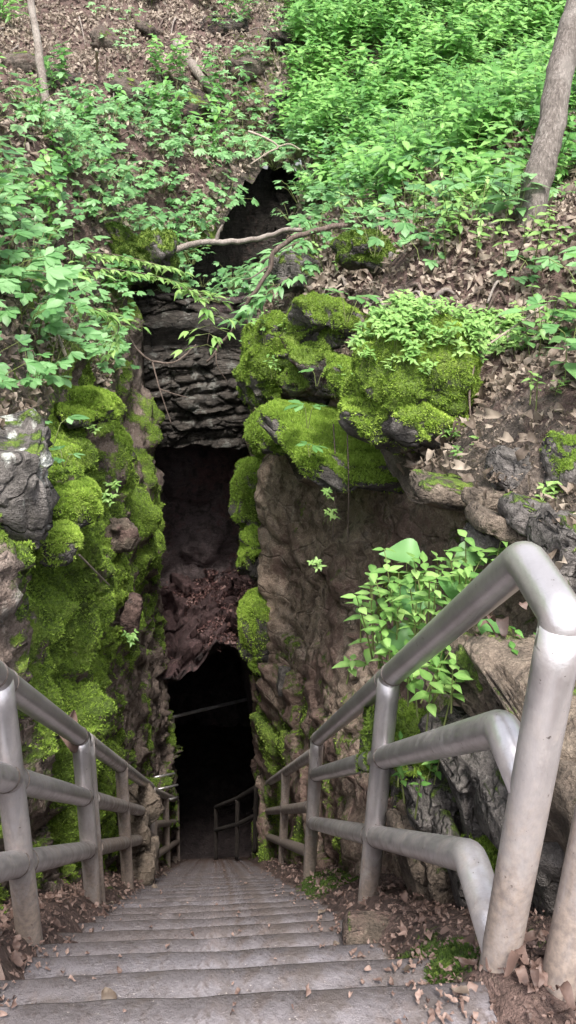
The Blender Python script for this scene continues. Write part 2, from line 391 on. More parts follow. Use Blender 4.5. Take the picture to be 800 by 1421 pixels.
# ------------------------------------------------------------------ gorge walls
def wall_grid(side):
    ys = np.concatenate([np.arange(-2, .6, .1), np.arange(.6, 9.5, .034), np.arange(9.5, 17, .1)])
    v = np.linspace(0, 1, 150) ** 1.15
    lip = interp(ys, WL_L if side < 0 else WL_R)
    top = np.where(ys < 9.3, H(interp(ys, LIP_L if side < 0 else LIP_R), ys) - .12, -2.2)
    top = np.where(ys > 9.0, np.minimum(top, -1.9), top)
    bot = stair_z(ys) - .5
    Yg = np.repeat(ys[:, None], len(v), 1); Z = top[:, None] + (bot - top)[:, None] * v[None]
    hh = (top - bot)[:, None] * v[None]            # metres below lip
    if side < 0:
        botx = np.interp(ys, [0, 3, 6, 8, 9, 12], [-.82, -.80, -.78, -.72, -.80, -1.3])
        X = lip[:, None] + (botx - lip)[:, None] * (1 - (1 - v[None]) ** 2.2)
        X += .10 * sst(.3, .9, hh) * sst(2.2, 1.2, hh) * sst(2.5, 4.5, Yg)
        X += .14 * sst(5.5, 8.0, Yg) * sst(.6, 1.6, hh) * sst(9.2, 8.6, Yg)
    else:
        botx = np.interp(ys, [0, 2, 4, 6, 7.5, 9, 12], [.82, .74, .68, .64, .58, .62, 1.3])
        lean = .30 * sst(1.0, 2.2, Yg) * sst(6.8, 5.6, Yg); X = lip[:, None] + (botx - lip)[:, None] * v[None] ** .8 + lean * sst(.0, .10, hh) * sst(2.3, .2, hh)
        rec = .5 * sst(.02, .16, hh) * sst(.75, .3, hh) * sst(1.2, 2.4, Yg) * sst(4.4, 3.6, Yg); X += .30 * rec
        X += .06 * (np.abs((hh / .34 + .5 * np.sin(Yg * 1.3)) % 1 - .5) - .25) * sst(.2, .5, hh)
        X -= .13 * np.exp(-((Yg - 6.9 - .25 * np.sin(hh * 2.1)) / .28) ** 2) * sst(.2, .6, hh)
        X += .12 * np.exp(-((Yg - 7.6) / .3) ** 2)
    V = np.stack([X, Yg, Z], -1)
    Q = V.reshape(-1, 3); h = hh.ravel()
    if side < 0:
        wq = Q + np.stack([fbm(Q + k * 5, 2.4, 3) for k in range(3)], 1) * .16; f1, f2, _ = worley(wq * np.array([1, 1, .8]), 2.1)
        lump = (.55 - f1) * .27; f1b, _, _ = worley(Q + 5, 6.5); lump += (.55 - f1b) * .06 + fbm(wq * np.array([1, 1, .55]), 2.6, 4) * .10
        near = sst(3.6, 2.4, Q[:, 1])
        flat = fbm(Q * np.array([1, 1, .5]), 1.6, 6, .55) * .11
        fa, ea = facets(wq * np.array([1, 1, .8]), 1.7, .5); fb_, eb = facets(wq * np.array([1, 1, 1.6]) + 9, 4.2, .6); fc, ec = facets(wq + 4, 9, .6)
        low = sst(1.5, 2.4, h); rk = np.maximum(near, low)
        disp = lump * (1 - .75 * rk) + flat * (.5 + .4 * near) + fa * (.10 - .05 * near) + (fb_ * .06 - .02 * sst(.12, 0, eb) + fc * .02) * (.35 + .65 * rk) + fbm(Q, 6, 4, .6) * .022
    else:
        W = Q * np.array([1, 1.6, .45]); f1, f2, ix = worley(W + fbm(Q, 2, 3)[:, None] * .25, 2.2)
        W2 = (Q + np.stack([fbm(Q + k * 5, 1.5, 3) for k in range(3)], 1) * .10) @ rot(0, 0, 0).T; W2[:, 2] += .3 * W2[:, 1]
        fa, ea = facets(W2 * np.array([1, .9, 1.0]), 1.3, .38); fb_, eb = facets(W2 * np.array([1, 1.0, 2.2]) + 9, 3.4, .6); fc, ec = facets(W2 * np.array([1, 1, 1.6]) + 4, 8.5, .6)
        disp = fa * .12 - .04 * sst(.10, 0, ea) + (fb_ * .026 - .012 * sst(.12, 0, eb) + fc * .008) + fbm(Q, 2.0, 5, .5) * .035
        sd = sst(1.2, .3, np.abs(Q[:, 1] - 4.2)); disp += fbm(Q, 5, 4) * .03 * sd
    nv = np.zeros_like(Q); nv[:, 0] = -side; nv[:, 2] = .25
    Q2 = Q + nv * disp[:, None] * sst(-.02, .12, h)[:, None]
    n, m = X.shape; i = np.arange(n * m).reshape(n, m)
    q = np.stack([i[:-1, :-1], i[1:, :-1], i[1:, 1:], i[:-1, 1:]], -1).reshape(-1, 4)
    if side < 0: q = q[:, ::-1]
    return Q2, q, h, disp
def vnormals(V, q):
    fn = np.cross(V[q[:, 2]] - V[q[:, 0]], V[q[:, 3]] - V[q[:, 1]]); n = np.zeros_like(V)
    for k in range(4): np.add.at(n, q[:, k], fn)
    return unit(n)
WALLS = {}
for side in (-1, 1):
    V, q, h, disp = wall_grid(side); N = vnormals(V, q)
    fb = fbm(V, 1.3, 4)
    if side < 0:
        y = V[:, 1]
        moss = .20 + .34 * sst(2.7, 3.8, y) + .35 * fb + .55 * fbm(V * np.array([1, 1.6, .35]) + 8, 1.6, 4) + .35 * N[:, 2] + 1.1 * disp
        moss -= .28 * sst(3.4, 2.7, y) * sst(1.6, .6, h)
        moss -= .35 * sst(1.8, 3.0, h) + .45 * sst(8.4, 9.2, y)
        moss += .45 * np.exp(-((y - 3.9 - .25 * h) / .55) ** 2)
        soil = .14 + .4 * fbm(V + 3, 2, 4) + .2 * sst(3.6, 2.8, y)
        lich = sst(3.8, 3.4, y) * sst(1.2, .3, h) * .35
    else:
        y = V[:, 1]
        moss = .08 + .5 * fbm(V + 9, 1.7, 4) + .28 * sst(1.5, 2.6, h) + .2 * N[:, 2] + .65 * sst(7.3, 7.7, y) * sst(2.6, 1.0, h) + .25 * sst(3.3, 2.6, y) * sst(.5, 1.0, h) * sst(2, 1.4, h)
        soil = .22 + .55 * fb + .35 * sst(1.3, 2.4, h) + .30 * sst(1.0, .3, np.abs(y - 4.0)) * sst(2.0, 1.1, h)
        lich = np.zeros(len(V)) + .1
        moss -= .6 * sst(8.6, 9.4, y)
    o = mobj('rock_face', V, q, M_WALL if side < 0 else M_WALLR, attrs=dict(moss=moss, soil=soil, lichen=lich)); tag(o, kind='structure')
    WALLS[side] = (V, q, N, moss)

# ------------------------------------------------------------------ moss tufts
def tufts(V, q, weight, n, size=.018, seed=1):
    r = np.random.default_rng(seed)
    tri = np.concatenate([q[:, [0, 1, 2]], q[:, [0, 2, 3]]]) if q.shape[1] == 4 else q
    a, b, c = V[tri[:, 0]], V[tri[:, 1]], V[tri[:, 2]]
    cr = np.cross(b - a, c - a); ar = np.linalg.norm(cr, axis=1) * .5
    w = ar * np.clip(weight[tri].mean(1), 0, 1); 
    if w.sum() <= 0: return None
    k = r.choice(len(tri), n, p=w / w.sum()); u, v = r.random(n), r.random(n); f = u + v > 1; u[f], v[f] = 1 - u[f], 1 - v[f]
    p = a[k] + (b[k] - a[k]) * u[:, None] + (c[k] - a[k]) * v[:, None]; nn = unit(cr[k])
    Vs = []; Ts = []
    s = size * (.6 + .8 * r.random(n)); tint = np.clip(r.normal(.5, .22, n) + .35 * fbm(p, 3.5, 2), 0, 1)
    for j in range(4):
        d = unit(nn + r.normal(size=(n, 3)) * .55 + np.array([0, 0, .25])); side = unit(np.cross(d, r.normal(size=(n, 3))))
        base = p - nn * (s * .3)[:, None]
        Vs.append(np.stack([base - side * (s * .28)[:, None], base + side * (s * .28)[:, None], base + d * (s * 1.35)[:, None]], 1)); Ts.append(tint)
    Vv = np.concatenate(Vs).reshape(-1, 3); Tt = np.repeat(np.concatenate(Ts), 3)
    return Vv, np.arange(len(Vv)).reshape(-1, 3), Tt
def moss_obj(name, V, q, w, n, size, seed, mat, parent=None):
    t = tufts(V, q, w, n, size, seed)
    if t is None: return None
    return mobj(name, t[0], t[1], mat, parent, attrs={'tint': t[2]}, smooth=False)
for side, n in ((-1, 78000), (1, 9000)):
    V, q, N, moss = WALLS[side]
    o = moss_obj('wall_moss', V, q, sst(.42, .75, moss) * (V[:, 1] < 9) * (V[:, 1] > .5), n, .0135, 11 + side, M_MOSS); tag(o, kind='stuff')

# ------------------------------------------------------------------ rocks
def ico(sub):
    import bmesh
    bm = bmesh.new(); bmesh.ops.create_icosphere(bm, subdivisions=sub, radius=1.0)
    V = np.array([v.co[:] for v in bm.verts]); q = np.array([[v.index for v in f.verts] for f in bm.faces]); bm.free(); return V, q
_ICO = {k: ico(k) for k in (3, 4, 5)}
CROWN = []
def rock(name, c, size, r=(0, 0, 0), seed=0, label=None, group=None, mat=None, sub=5, boxy=.45, rough=.10, facet=.16, strata=0.0, moss=.0, soil=.0, lichen=0.0, tuft=0, tsize=.02, tmat=None, cat='rock', mossdir=1.0):
    S, q = _ICO[sub]
    e = boxy; U = np.sign(S) * np.abs(S) ** e; bx = min(max((.72 - boxy) * 1.7, .08), .8); U /= np.max(np.abs(U), axis=1, keepdims=True) ** bx * np.linalg.norm(U, axis=1, keepdims=True) ** (1 - bx)
    o = np.array([seed * 3.7, seed * 1.9, -seed * 2.3])
    sz = np.array(size) / 2; mx = max(size)
    L = U * sz
    fa, ea = facets(L / mx * 2.2 + o, 1.0, .55); fb_, eb = facets(L / mx * 5.5 + o, 1.0, .6); hard = 1.0 if boxy < .6 else .45
    dl = (fa * 1.15 - .35 * sst(.12, 0, ea) * hard + fb_ * .4) * facet * (1 if boxy < .6 else 2.4)
    nz = fbm(L / mx * 2.2 + o, 1, 5, .55) * rough
    nz = nz + fbm(L / mx * 9 + o, 1, 4, .6) * .045
    L = L + S * ((dl + nz) * min(sz) * 1.6)[:, None]
    if strata:
        b = L[:, 2] / (mx * strata) + fbm(L / mx + o, 1.3, 3) * .8
        saw = np.abs((b % 1) - .5) * 2; L = L * np.stack([1 - .07 * saw, 1 - .07 * saw, np.ones_like(saw)], 1)
    L = L @ rot(*r).T
    fn = np.cross(L[q[:, 1]] - L[q[:, 0]], L[q[:, 2]] - L[q[:, 0]]); N = np.zeros_like(L)
    for k in range(3): np.add.at(N, q[:, k], fn)
    N = unit(N); nb = fbm(L / mx + o, 2.2, 4)
    mm = moss + .5 * mossdir * (N[:, 2] - .1) + .35 * nb + .4 * fbm(L / mx + o + 3, 5, 3) if moss > -1 else np.full(len(L), -1.0)
    ob = mobj(name, L, q, mat or M_GREY, loc=c, attrs=dict(moss=mm, soil=np.full(len(L), soil) + .2 * nb, lichen=np.full(len(L), lichen)))
    tag(ob, label, cat, group)
    if name == 'mossy_boulder': CROWN.append((L + np.array(c), N))
    if tuft:
        moss_obj('moss', L, q, sst(.42, .66, mm), int(tuft * 1.35), tsize * .68, seed + 31, tmat or M_MOSS, ob)
    return ob
# right rim
rock('mossy_boulder', P(585, 515, 4.05), (.66, .55, .62), (-12, 8, 20), 1, 'big rounded boulder under thick green moss with seedlings on its crown', sub=5, boxy=.75, rough=.08, facet=.05, moss=.95, tuft=9000, tsize=.016, cat='boulder')
rock('mossy_slab', P(582, 600, 4.15), (.72, .62, .26), (-18, 26, 8), 2, 'tilted moss slab directly underneath the big rounded mossy boulder', sub=5, boxy=.6, moss=.6, tuft=5500, tsize=.02, cat='rock')
rock('mossy_ledge', P(462, 618, 5.35), (1.28, .8, .26), (-8, 12, -58), 3, 'long overhanging ledge with moss on top and dark bare layered edge', sub=5, boxy=.5, strata=.07, moss=.42, tuft=11000, tsize=.023, cat='ledge')
rock('mossy_rock', P(398, 600, 6.6), (.62, .6, .42), (0, 8, -20), 4, 'bright moss hummock at the tip of the overhanging ledge', sub=5, boxy=.75, facet=.06, moss=.8, tuft=6500, tsize=.024, cat='rock')
rock('mossy_rock', P(376, 505, 6.9), (.55, .6, .85), (0, 4, 0), 5, 'tall mossy rock at the gorge edge left of the ledge hollow', sub=5, boxy=.7, facet=.08, moss=.62, tuft=6500, tsize=.024, cat='rock')
rock('mossy_rock', P(468, 452, 5.5), (.55, .5, .34), (-10, 14, 15), 6, 'rounded mossy rock below the hanging five-leaflet leaves, over a dark gap', sub=4, boxy=.65, moss=.6, tuft=3200, tsize=.02, cat='rock')
rock('mossy_rock', P(505, 545, 4.75), (.62, .42, .22), (-6, 32, -20), 7, 'narrow sloping moss strip between the ledge and the big boulder', sub=4, boxy=.6, moss=.65, tuft=3500, tsize=.02, cat='rock')
rock('mossy_rock', P(440, 520, 5.7), (.7, .55, .4), (-6, 8, 10), 8, 'moss mound with litter hollow behind the overhanging ledge', sub=4, boxy=.7, moss=.5, soil=.5, tuft=3000, tsize=.02, cat='rock')
rock('grey_rock', P(408, 378, 7.4), (.42, .4, .36), (0, 10, 30), 9, 'bare grey brown rock with a mossy flank at the top of the right rim', sub=4, boxy=.55, moss=.15, cat='rock')
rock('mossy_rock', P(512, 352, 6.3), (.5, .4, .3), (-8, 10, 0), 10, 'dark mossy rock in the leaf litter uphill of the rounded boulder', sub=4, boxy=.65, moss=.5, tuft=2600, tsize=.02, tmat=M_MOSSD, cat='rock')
rock('stone_slab', P(622, 680, 3.28), (.34, .32, .10), (-6, 8, -6), 11, 'flat slab with a dead leaf and a little moss lying on it', sub=4, boxy=.45, moss=.15, soil=.3, mat=M_TAN, cat='slab')
rock('stone_slab', P(680, 692, 2.98), (.2, .17, .07), (-6, 6, 10), 12, 'small tan slab next to the slab with the dead leaf', sub=4, boxy=.4, moss=-.4, mat=M_TAN, cat='slab')
rock('stone_slab', P(704, 733, 2.66), (.28, .24, .08), (-8, 22, 0), 13, 'tan slab slanting down to the right, above the handrail', sub=4, boxy=.38, moss=-.5, mat=M_TAN, cat='slab')
rock('stone_slab', P(690, 760, 2.74), (.26, .2, .08), (-6, 28, 4), 14, 'dark slab tucked below the slanting tan slab', sub=4, boxy=.4, moss=-.4, cat='slab')
rock('stone_slab', P(746, 722, 2.6), (.26, .22, .10), (-4, 24, -8), 15, 'grey green slab at the handrail elbow with seedlings on it', sub=4, boxy=.4, moss=.05, cat='slab')
rock('grey_rock', P(722, 655, 3.02), (.26, .24, .16), (10, 14, 20), 16, 'bluish grey stone half buried in the bare soil', sub=4, boxy=.5, moss=-.4, cat='rock')
rock('mossy_rock', P(795, 655, 2.85), (.22, .3, .26), (0, 0, 0), 17, 'greenish rock at the right picture edge above the handrail elbow', sub=4, boxy=.55, moss=.25, tuft=900, tsize=.012, cat='rock')
rock('grey_rock', P(800, 765, 2.4), (.24, .3, .22), (0, 10, 0), 18, 'stone with thin moss right behind the handrail elbow', sub=4, boxy=.45, moss=.05, cat='rock')
rock('grey_rock', P(745, 590, 3.6), (.34, .3, .22), (0, 12, 0), 19, 'brown grey stone in the soil bank right of the rounded boulder', sub=4, boxy=.5, moss=.05, soil=.5, cat='rock')
# near right slabs behind the railing
rock('sandstone_block', P(786, 1050, 2.15), (.30, .8, .46), (0, -16, 4), 21, 'large yellowish sandstone block behind the tall end post', sub=5, boxy=.32, facet=.26, strata=.16, moss=-.15, mat=M_TAN, cat='boulder')
rock('grey_slab', P(748, 1175, 2.15), (.2, .5, .46), (0, -20, 8), 22, 'grey slab leaning under the yellowish sandstone block', sub=4, boxy=.4, facet=.2, moss=-.1, cat='slab')
rock('grey_slab', P(668, 1075, 2.45), (.22, .36, .34), (4, -24, 0), 23, 'purplish grey block behind the upper middle rail', sub=4, boxy=.4, facet=.22, moss=-.2, cat='slab')
rock('grey_slab', P(610, 1115, 2.62), (.2, .34, .3), (0, -24, 6), 24, 'rounded grey stone behind the railing, right of the mossy bank', sub=4, boxy=.5, facet=.2, moss=0, cat='rock')
rock('upright_slab', P(575, 1215, 2.62), (.06, .32, .42), (0, -16, 8), 25, 'brown upright slab standing beside the stairs, leftmost of the leaning slabs', group=None, sub=4, boxy=.35, facet=.2, moss=-.3, mat=M_TAN, cat='slab')
rock('upright_slab', P(605, 1225, 2.55), (.09, .3, .40), (0, -17, 6), 26, 'pale cracked upright slab between brown slab and grey slab', sub=4, boxy=.35, facet=.2, moss=-.3, mat=M_TAN, cat='slab')
rock('upright_slab', P(645, 1225, 2.45), (.08, .34, .50), (0, -20, 4), 27, 'grey upright slab with green algae behind the lower middle rail', sub=4, boxy=.35, facet=.2, moss=.05, cat='slab')
rock('upright_slab', P(700, 1255, 2.3), (.14, .34, .42), (0, -22, 2), 28, 'mossy leaning slab right behind the foot of the end post', sub=4, boxy=.4, facet=.2, moss=.2, tuft=900, tsize=.014, cat='slab')
rock('mossy_bank_stone', P(565, 1045, 2.75), (.26, .4, .34), (0, -10, 0), 29, 'moss covered stone under the broad leaved plants behind the railing', sub=4, boxy=.6, moss=.6, tuft=2600, tsize=.016, cat='rock')
rock('sandstone_block', P(690, 945, 2.5), (.30, .45, .30), (0, -16, 6), 30, 'brown weathered stone under the dead leaves behind the top rail', sub=4, boxy=.5, facet=.15, moss=0, soil=.3, mat=M_TAN, cat='rock')
# left rim
rock('lichen_block', P(0, 672, 3.4), (.42, .55, .46), (4, 4, 8), 41, 'grey block with white lichen streaks at the left edge', sub=5, boxy=.32, facet=.18, strata=0, moss=.1, lichen=.9, cat='boulder', mossdir=.7)
rock('mossy_block', P(108, 702, 4.0), (.24, .3, .2), (0, -6, 12), 42, 'square mossy block next to the white streaked grey block', sub=4, boxy=.45, moss=.65, tuft=2600, tsize=.018, cat='rock')
rock('mossy_block', P(82, 752, 3.75), (.20, .3, .18), (0, -8, 6), 43, 'moss cushion on the wall just below the square mossy block', sub=4, boxy=.55, moss=.6, tuft=1800, tsize=.017, cat='rock')
rock('mossy_rock', P(116, 566, 5.35), (.42, .55, .2), (0, 8, 0), 44, 'mossy rock over a dark hollow at the left rim', sub=4, boxy=.65, moss=.5, tuft=3200, tsize=.022, cat='rock')
rock('mossy_rock', P(146, 612, 6.5), (.36, .55, .4), (0, 6, 0), 45, 'tall mossy bulge at the left rim, farther than the dark hollow', sub=4, boxy=.7, moss=.6, tuft=3500, tsize=.024, cat='rock')
rock('red_stone', P(168, 742, 5.9), (.24, .2, .22), (0, 20, 20), 46, 'reddish bare stone set in the mossy left wall, the higher of two', sub=4, boxy=.5, moss=-.8, soil=.4, mat=M_TAN, cat='rock')
rock('red_stone', P(183, 852, 6.2), (.16, .2, .34), (0, 10, 0), 47, 'dark reddish stone in a hollow low on the mossy left wall', sub=4, boxy=.5, moss=-.8, soil=.9, cat='rock')
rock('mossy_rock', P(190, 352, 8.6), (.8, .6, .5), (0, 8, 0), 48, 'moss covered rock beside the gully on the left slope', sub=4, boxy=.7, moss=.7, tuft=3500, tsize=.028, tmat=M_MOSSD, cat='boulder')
hr = np.random.default_rng(12)
for k, (px, py, sz_) in enumerate([(150, 60, .5), (310, 40, .7), (340, 95, .6), (100, 115, .5), (205, 45, .4), (270, 150, .6), (30, 90, .45), (395, 60, .5), (180, 128, .55)]):
    ds = np.arange(6, 20, .05); pp = (RW @ _cv(px, py) / F)[None] * ds[:, None]; bl = np.where(pp[:, 2] < H(pp[:, 0], pp[:, 1]))[0]
    if len(bl): rock('hillside_rock', pp[bl[0]], (sz_ * 1.3, sz_, sz_ * .6), (20, hr.uniform(-10, 10), hr.uniform(0, 90)), 90 + k, 'dark rock half buried in the leaf litter of the far left slope', 'rocks on the far slope', M_DARK if k % 2 else M_HILL, sub=4, boxy=.5, facet=.22, moss=-.05, soil=.4, cat='rock')
# far right silhouettes in the slot
for k, (px, py, d, s, lb) in enumerate([(352, 690, 8.4, (.42, .5, .8), 'tall moss lump inside the slot just under the right rim'),
        (360, 770, 8.3, (.42, .5, .55), 'dark mossy lump halfway down the slot on its right wall'),
        (366, 880, 8.0, (.40, .55, .95), 'bright moss pillar low in the slot on its right wall')]):
    rock('mossy_lump', P(px, py, d), s, (0, 0, 10 * k), 60 + k, lb, sub=4, boxy=.55, facet=.16, moss=.55, tuft=3600, tsize=.026, cat='rock')
rock('wall_stone', P(395, 945, 7.3), (.14, .2, .26), (0, 0, 0), 66, 'small squarish stone jutting from the right wall low beside the moss pillar', sub=3, boxy=.4, moss=-.5, cat='rock')
rock('edging_stone', P(570, 1306, 2.30), (.40, .15, .07), (0, 3, -4), 67, 'reddish stone block edging the right end of a step', sub=4, boxy=.22, rough=.05, facet=.08, moss=-.3, soil=.5, mat=M_TAN, cat='stone')
for k, (px, py, d) in enumerate([(205, 1200, 5.2), (192, 1150, 5.2), (207, 1110, 5.5)]):
    rock('rubble_stone', P(px - 8, py, d + .5), (.2, .34, .2), (0, 0, 20 * k), 70 + k, ['lowest', 'middle', 'topmost'][k] + ' of the pale stones stacked behind the left railing', sub=4, boxy=.32, facet=.25, moss=-.4, mat=M_TAN, cat='rock', group='pale stones behind the left railing')

# ------------------------------------------------------------------ layered rock over the cave mouth
def layered():
    nu, nv = 150, 190
    u = np.linspace(0, 1, nu); v = np.linspace(0, 1, nv); Ug, Vg = np.meshgrid(u, v, indexing='ij')
    x = -1.45 + 2.25 * Ug
    arch = -2.78 + .22 * np.abs((Ug - .55) * 2) ** 2 * -1 + .07 * perlin(np.stack([x.ravel() * 3, 0 * x.ravel(), 0 * x.ravel()], 1)).reshape(x.shape)
    arch -= .9 * sst(.28, .12, Ug) + .3 * sst(.82, .95, Ug)
    ztop = -1.2 + .12 * perlin(np.stack([x.ravel() * 2, 0 * x.ravel() + 4, 0 * x.ravel()], 1)).reshape(x.shape)
    fr = np.clip(Vg / .62, 0, 1); z = ztop + (arch - ztop) * fr
    back = np.clip((Vg - .62) / .38, 0, 1); z = z + back * (-.2 + .4 * back)
    curve = .35 * ((Ug - .55) * 2) ** 2
    yb = 9.2 - curve * .6 + 1.3 * sst(.42, .05, fr) + back * 2.6
    Q = np.stack([x, yb, z], -1).reshape(-1, 3)
    s = Q[:, 2] + .10 * fbm(Q * np.array([1, 1, .3]), 1.1, 3) + .08 * ((Q[:, 0] + .25) / .9) ** 2
    s = s + .09 * perlin(np.stack([Q[:, 0] * .4, 0 * s, s * 3.1], 1)) - .10 * Q[:, 0]; b = s / .135 + .35 * fbm(Q * np.array([.5, .5, 1]), 2.5, 3); ph = b % 1; ly = np.floor(b).astype(int)
    prof = np.sqrt(np.clip(1 - (2 * ph - 1) ** 2, 0, 1)); jit = _rnd3[(ly * 7) & 255][:, 0]
    blk = worley(Q * np.array([1, 1, 2.4]) + 3, 2.1); face = sst(1.0, .7, back.ravel())
    fa, ea = facets(np.stack([Q[:, 0] + .3 * jit, 0 * s, s * 2.6], 1), 2.3, .35); fb_, eb = facets(Q * np.array([1, 1, 1.8]), 6, .6)
    d = (prof ** 1.6 * .05 + jit * .14 + fa * .08 - .05 * sst(.10, 0, ea) + fb_ * .025 + fbm(Q, 6, 4, .6) * .03) * face
    Q[:, 1] -= d
    i = np.arange(nu * nv).reshape(nu, nv)
    q = np.stack([i[:-1, :-1], i[:-1, 1:], i[1:, 1:], i[1:, :-1]], -1).reshape(-1, 4)[:, ::-1]
    m = -.35 + .5 * sst(-1.5, -1.1, Q[:, 2]) + .3 * fbm(Q, 1.5, 3)
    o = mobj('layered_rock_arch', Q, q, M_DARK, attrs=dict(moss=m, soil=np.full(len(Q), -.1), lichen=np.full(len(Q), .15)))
    tag(o, 'dark arch of thin rock layers over the cave mouth', 'rock')
layered()
# dark gully climbing behind the layered rock
def gully():
    ys = np.arange(9.3, 14.8, .05); t = np.linspace(0, 1, 90); l = interp(ys, LIP_L); rr = interp(ys, LIP_R)
    w = np.maximum(rr - l, .02); a = t * 2 - 1
    X = ((l + rr) / 2)[:, None] + (w / 2 * 1.45 + .2)[:, None] * np.sign(a)[None] * np.abs(a)[None] ** .6
    Yg = np.repeat(ys[:, None], len(t), 1); rim = H((l - .05), ys) * .5 + H((rr + .05), ys) * .5
    Z = rim[:, None] - .1 - (1.6 * sst(13.8, 12.6, ys) * sst(9.2, 9.9, ys) + .5 - .62 * sst(13.5, 14.4, ys))[:, None] * (1 - np.abs(a)[None] ** 5) + (.1 * sst(13.5, 14.4, ys))[:, None]
    Q = np.stack([X, Yg, Z], -1).reshape(-1, 3); s = Q[:, 2] / .16 + fbm(Q, 1.2, 3) * .8
    Q[:, 0] -= np.sign(np.tile(a, len(ys))) * (np.abs(s % 1 - .5) * .12) * (np.abs(np.tile(a, len(ys))) > .3); Q += np.stack([fbm(Q + k * 7, 3, 4) for k in range(3)], 1) * .06
    i = np.arange(X.size).reshape(X.shape); q = np.stack([i[:-1, :-1], i[:-1, 1:], i[1:, 1:], i[1:, :-1]], -1).reshape(-1, 4)
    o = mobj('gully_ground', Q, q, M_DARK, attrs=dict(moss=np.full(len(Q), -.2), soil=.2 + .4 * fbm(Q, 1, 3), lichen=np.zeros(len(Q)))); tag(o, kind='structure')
gully()
# cave chamber: back wall, leaf-covered lower arch
def cave():
    nu, nv = 90, 130; u = np.linspace(-1.9, 1.7, nu); z = np.linspace(-1.2, -11.2, nv); U, Z = np.meshgrid(u, z, indexing='ij')
    Yb = 10.1 - .2 * (U + .1) ** 2 + .12 * (Z + 5) + 5 * sst(-5.4, -6.2, Z)
    Q = np.stack([U, Yb, Z], -1).reshape(-1, 3); f1, f2, ix = worley(Q, 1.5)
    Q[:, 1] += (f1 - .5) * .35 + fbm(Q, 2.5, 5) * .16 + (_rnd3[ix][:, 0] - .5) * .25
    i = np.arange(nu * nv).reshape(nu, nv); q = np.stack([i[:-1, :-1], i[:-1, 1:], i[1:, 1:], i[1:, :-1]], -1).reshape(-1, 4)[:, ::-1]
    o = mobj('cave_wall', Q, q, M_CAVEW, attrs=dict(moss=np.full(len(Q), -.3), soil=.3 + .4 * fbm(Q, 1.2, 3), lichen=np.zeros(len(Q)))); tag(o, kind='structure')
    nu, nv = 90, 120; u = np.linspace(-1.2, 1.1, nu); v = np.linspace(0, 1, nv); U, Vv = np.meshgrid(u, v, indexing='ij')
    arch = -5.55 - .35 * sst(-.3, -1.0, U) - 2.0 * sst(.22, .7, U) + .15 * np.sin(U * 5 + 1)
    ridge = .35 * np.exp(-((U - .12) / .25) ** 2) - .3 * sst(-.1, -.6, U) - .15 * sst(.3, .6, U)
    # v: 0 back top -> .55 front crest -> .7 arch edge -> 1 underside back
    y = np.interp(Vv, [0, .5, .68, 1], [10.4, 7.95, 8.75, 10.9]); zt = np.interp(Vv, [0, .2, .5], [-5.2, -5.0, -5.15])
    z = np.where(Vv < .5, zt + ridge * sst(0, .5, Vv), np.where(Vv < .68, -5.15 + ridge + (arch + 5.15 - ridge) * (Vv - .5) / .18, arch + .25 * (Vv - .68)))
    Q = np.stack([U, y + .35 * U ** 2 * (Vv > .3) + .1 * np.clip(-5.4 - z, 0, 2) * (Vv > .5) , z], -1).reshape(-1, 3)
    fa, ea = facets(Q * np.array([1.3, .8, 1]), 1.9, .6); n = fbm(Q, 1.8, 5) * .14 + fa * .2 - .06 * sst(.1, 0, ea); f1, f2, ix = worley(Q, 2.6); n += (_rnd3[ix][:, 0] - .5) * .3 + np.abs(perlin(Q * np.array([4, 4, 1.5]))) * .12
    Q[:, 2] += n; Q[:, 1] -= n
    i = np.arange(nu * nv).reshape(nu, nv); q = np.stack([i[:-1, :-1], i[:-1, 1:], i[1:, 1:], i[1:, :-1]], -1).reshape(-1, 4)[:, ::-1]
    top = sst(.62, .4, Vv.ravel())
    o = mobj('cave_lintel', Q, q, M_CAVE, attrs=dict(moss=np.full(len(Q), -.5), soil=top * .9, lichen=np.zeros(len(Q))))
    tag(o, 'dark rock arch inside the slot with fallen leaves on its sloping top', 'rock')
    fl = np.array([(-2, 10.0, -10.7), (2, 10.0, -10.7), (2, 18, -10.8), (-2, 18, -10.8)]); f = mobj('cave_floor', fl, [(0, 1, 2, 3)], M_CAVE); tag(f, kind='structure')
    return Q, q, top
LINTEL = cave()

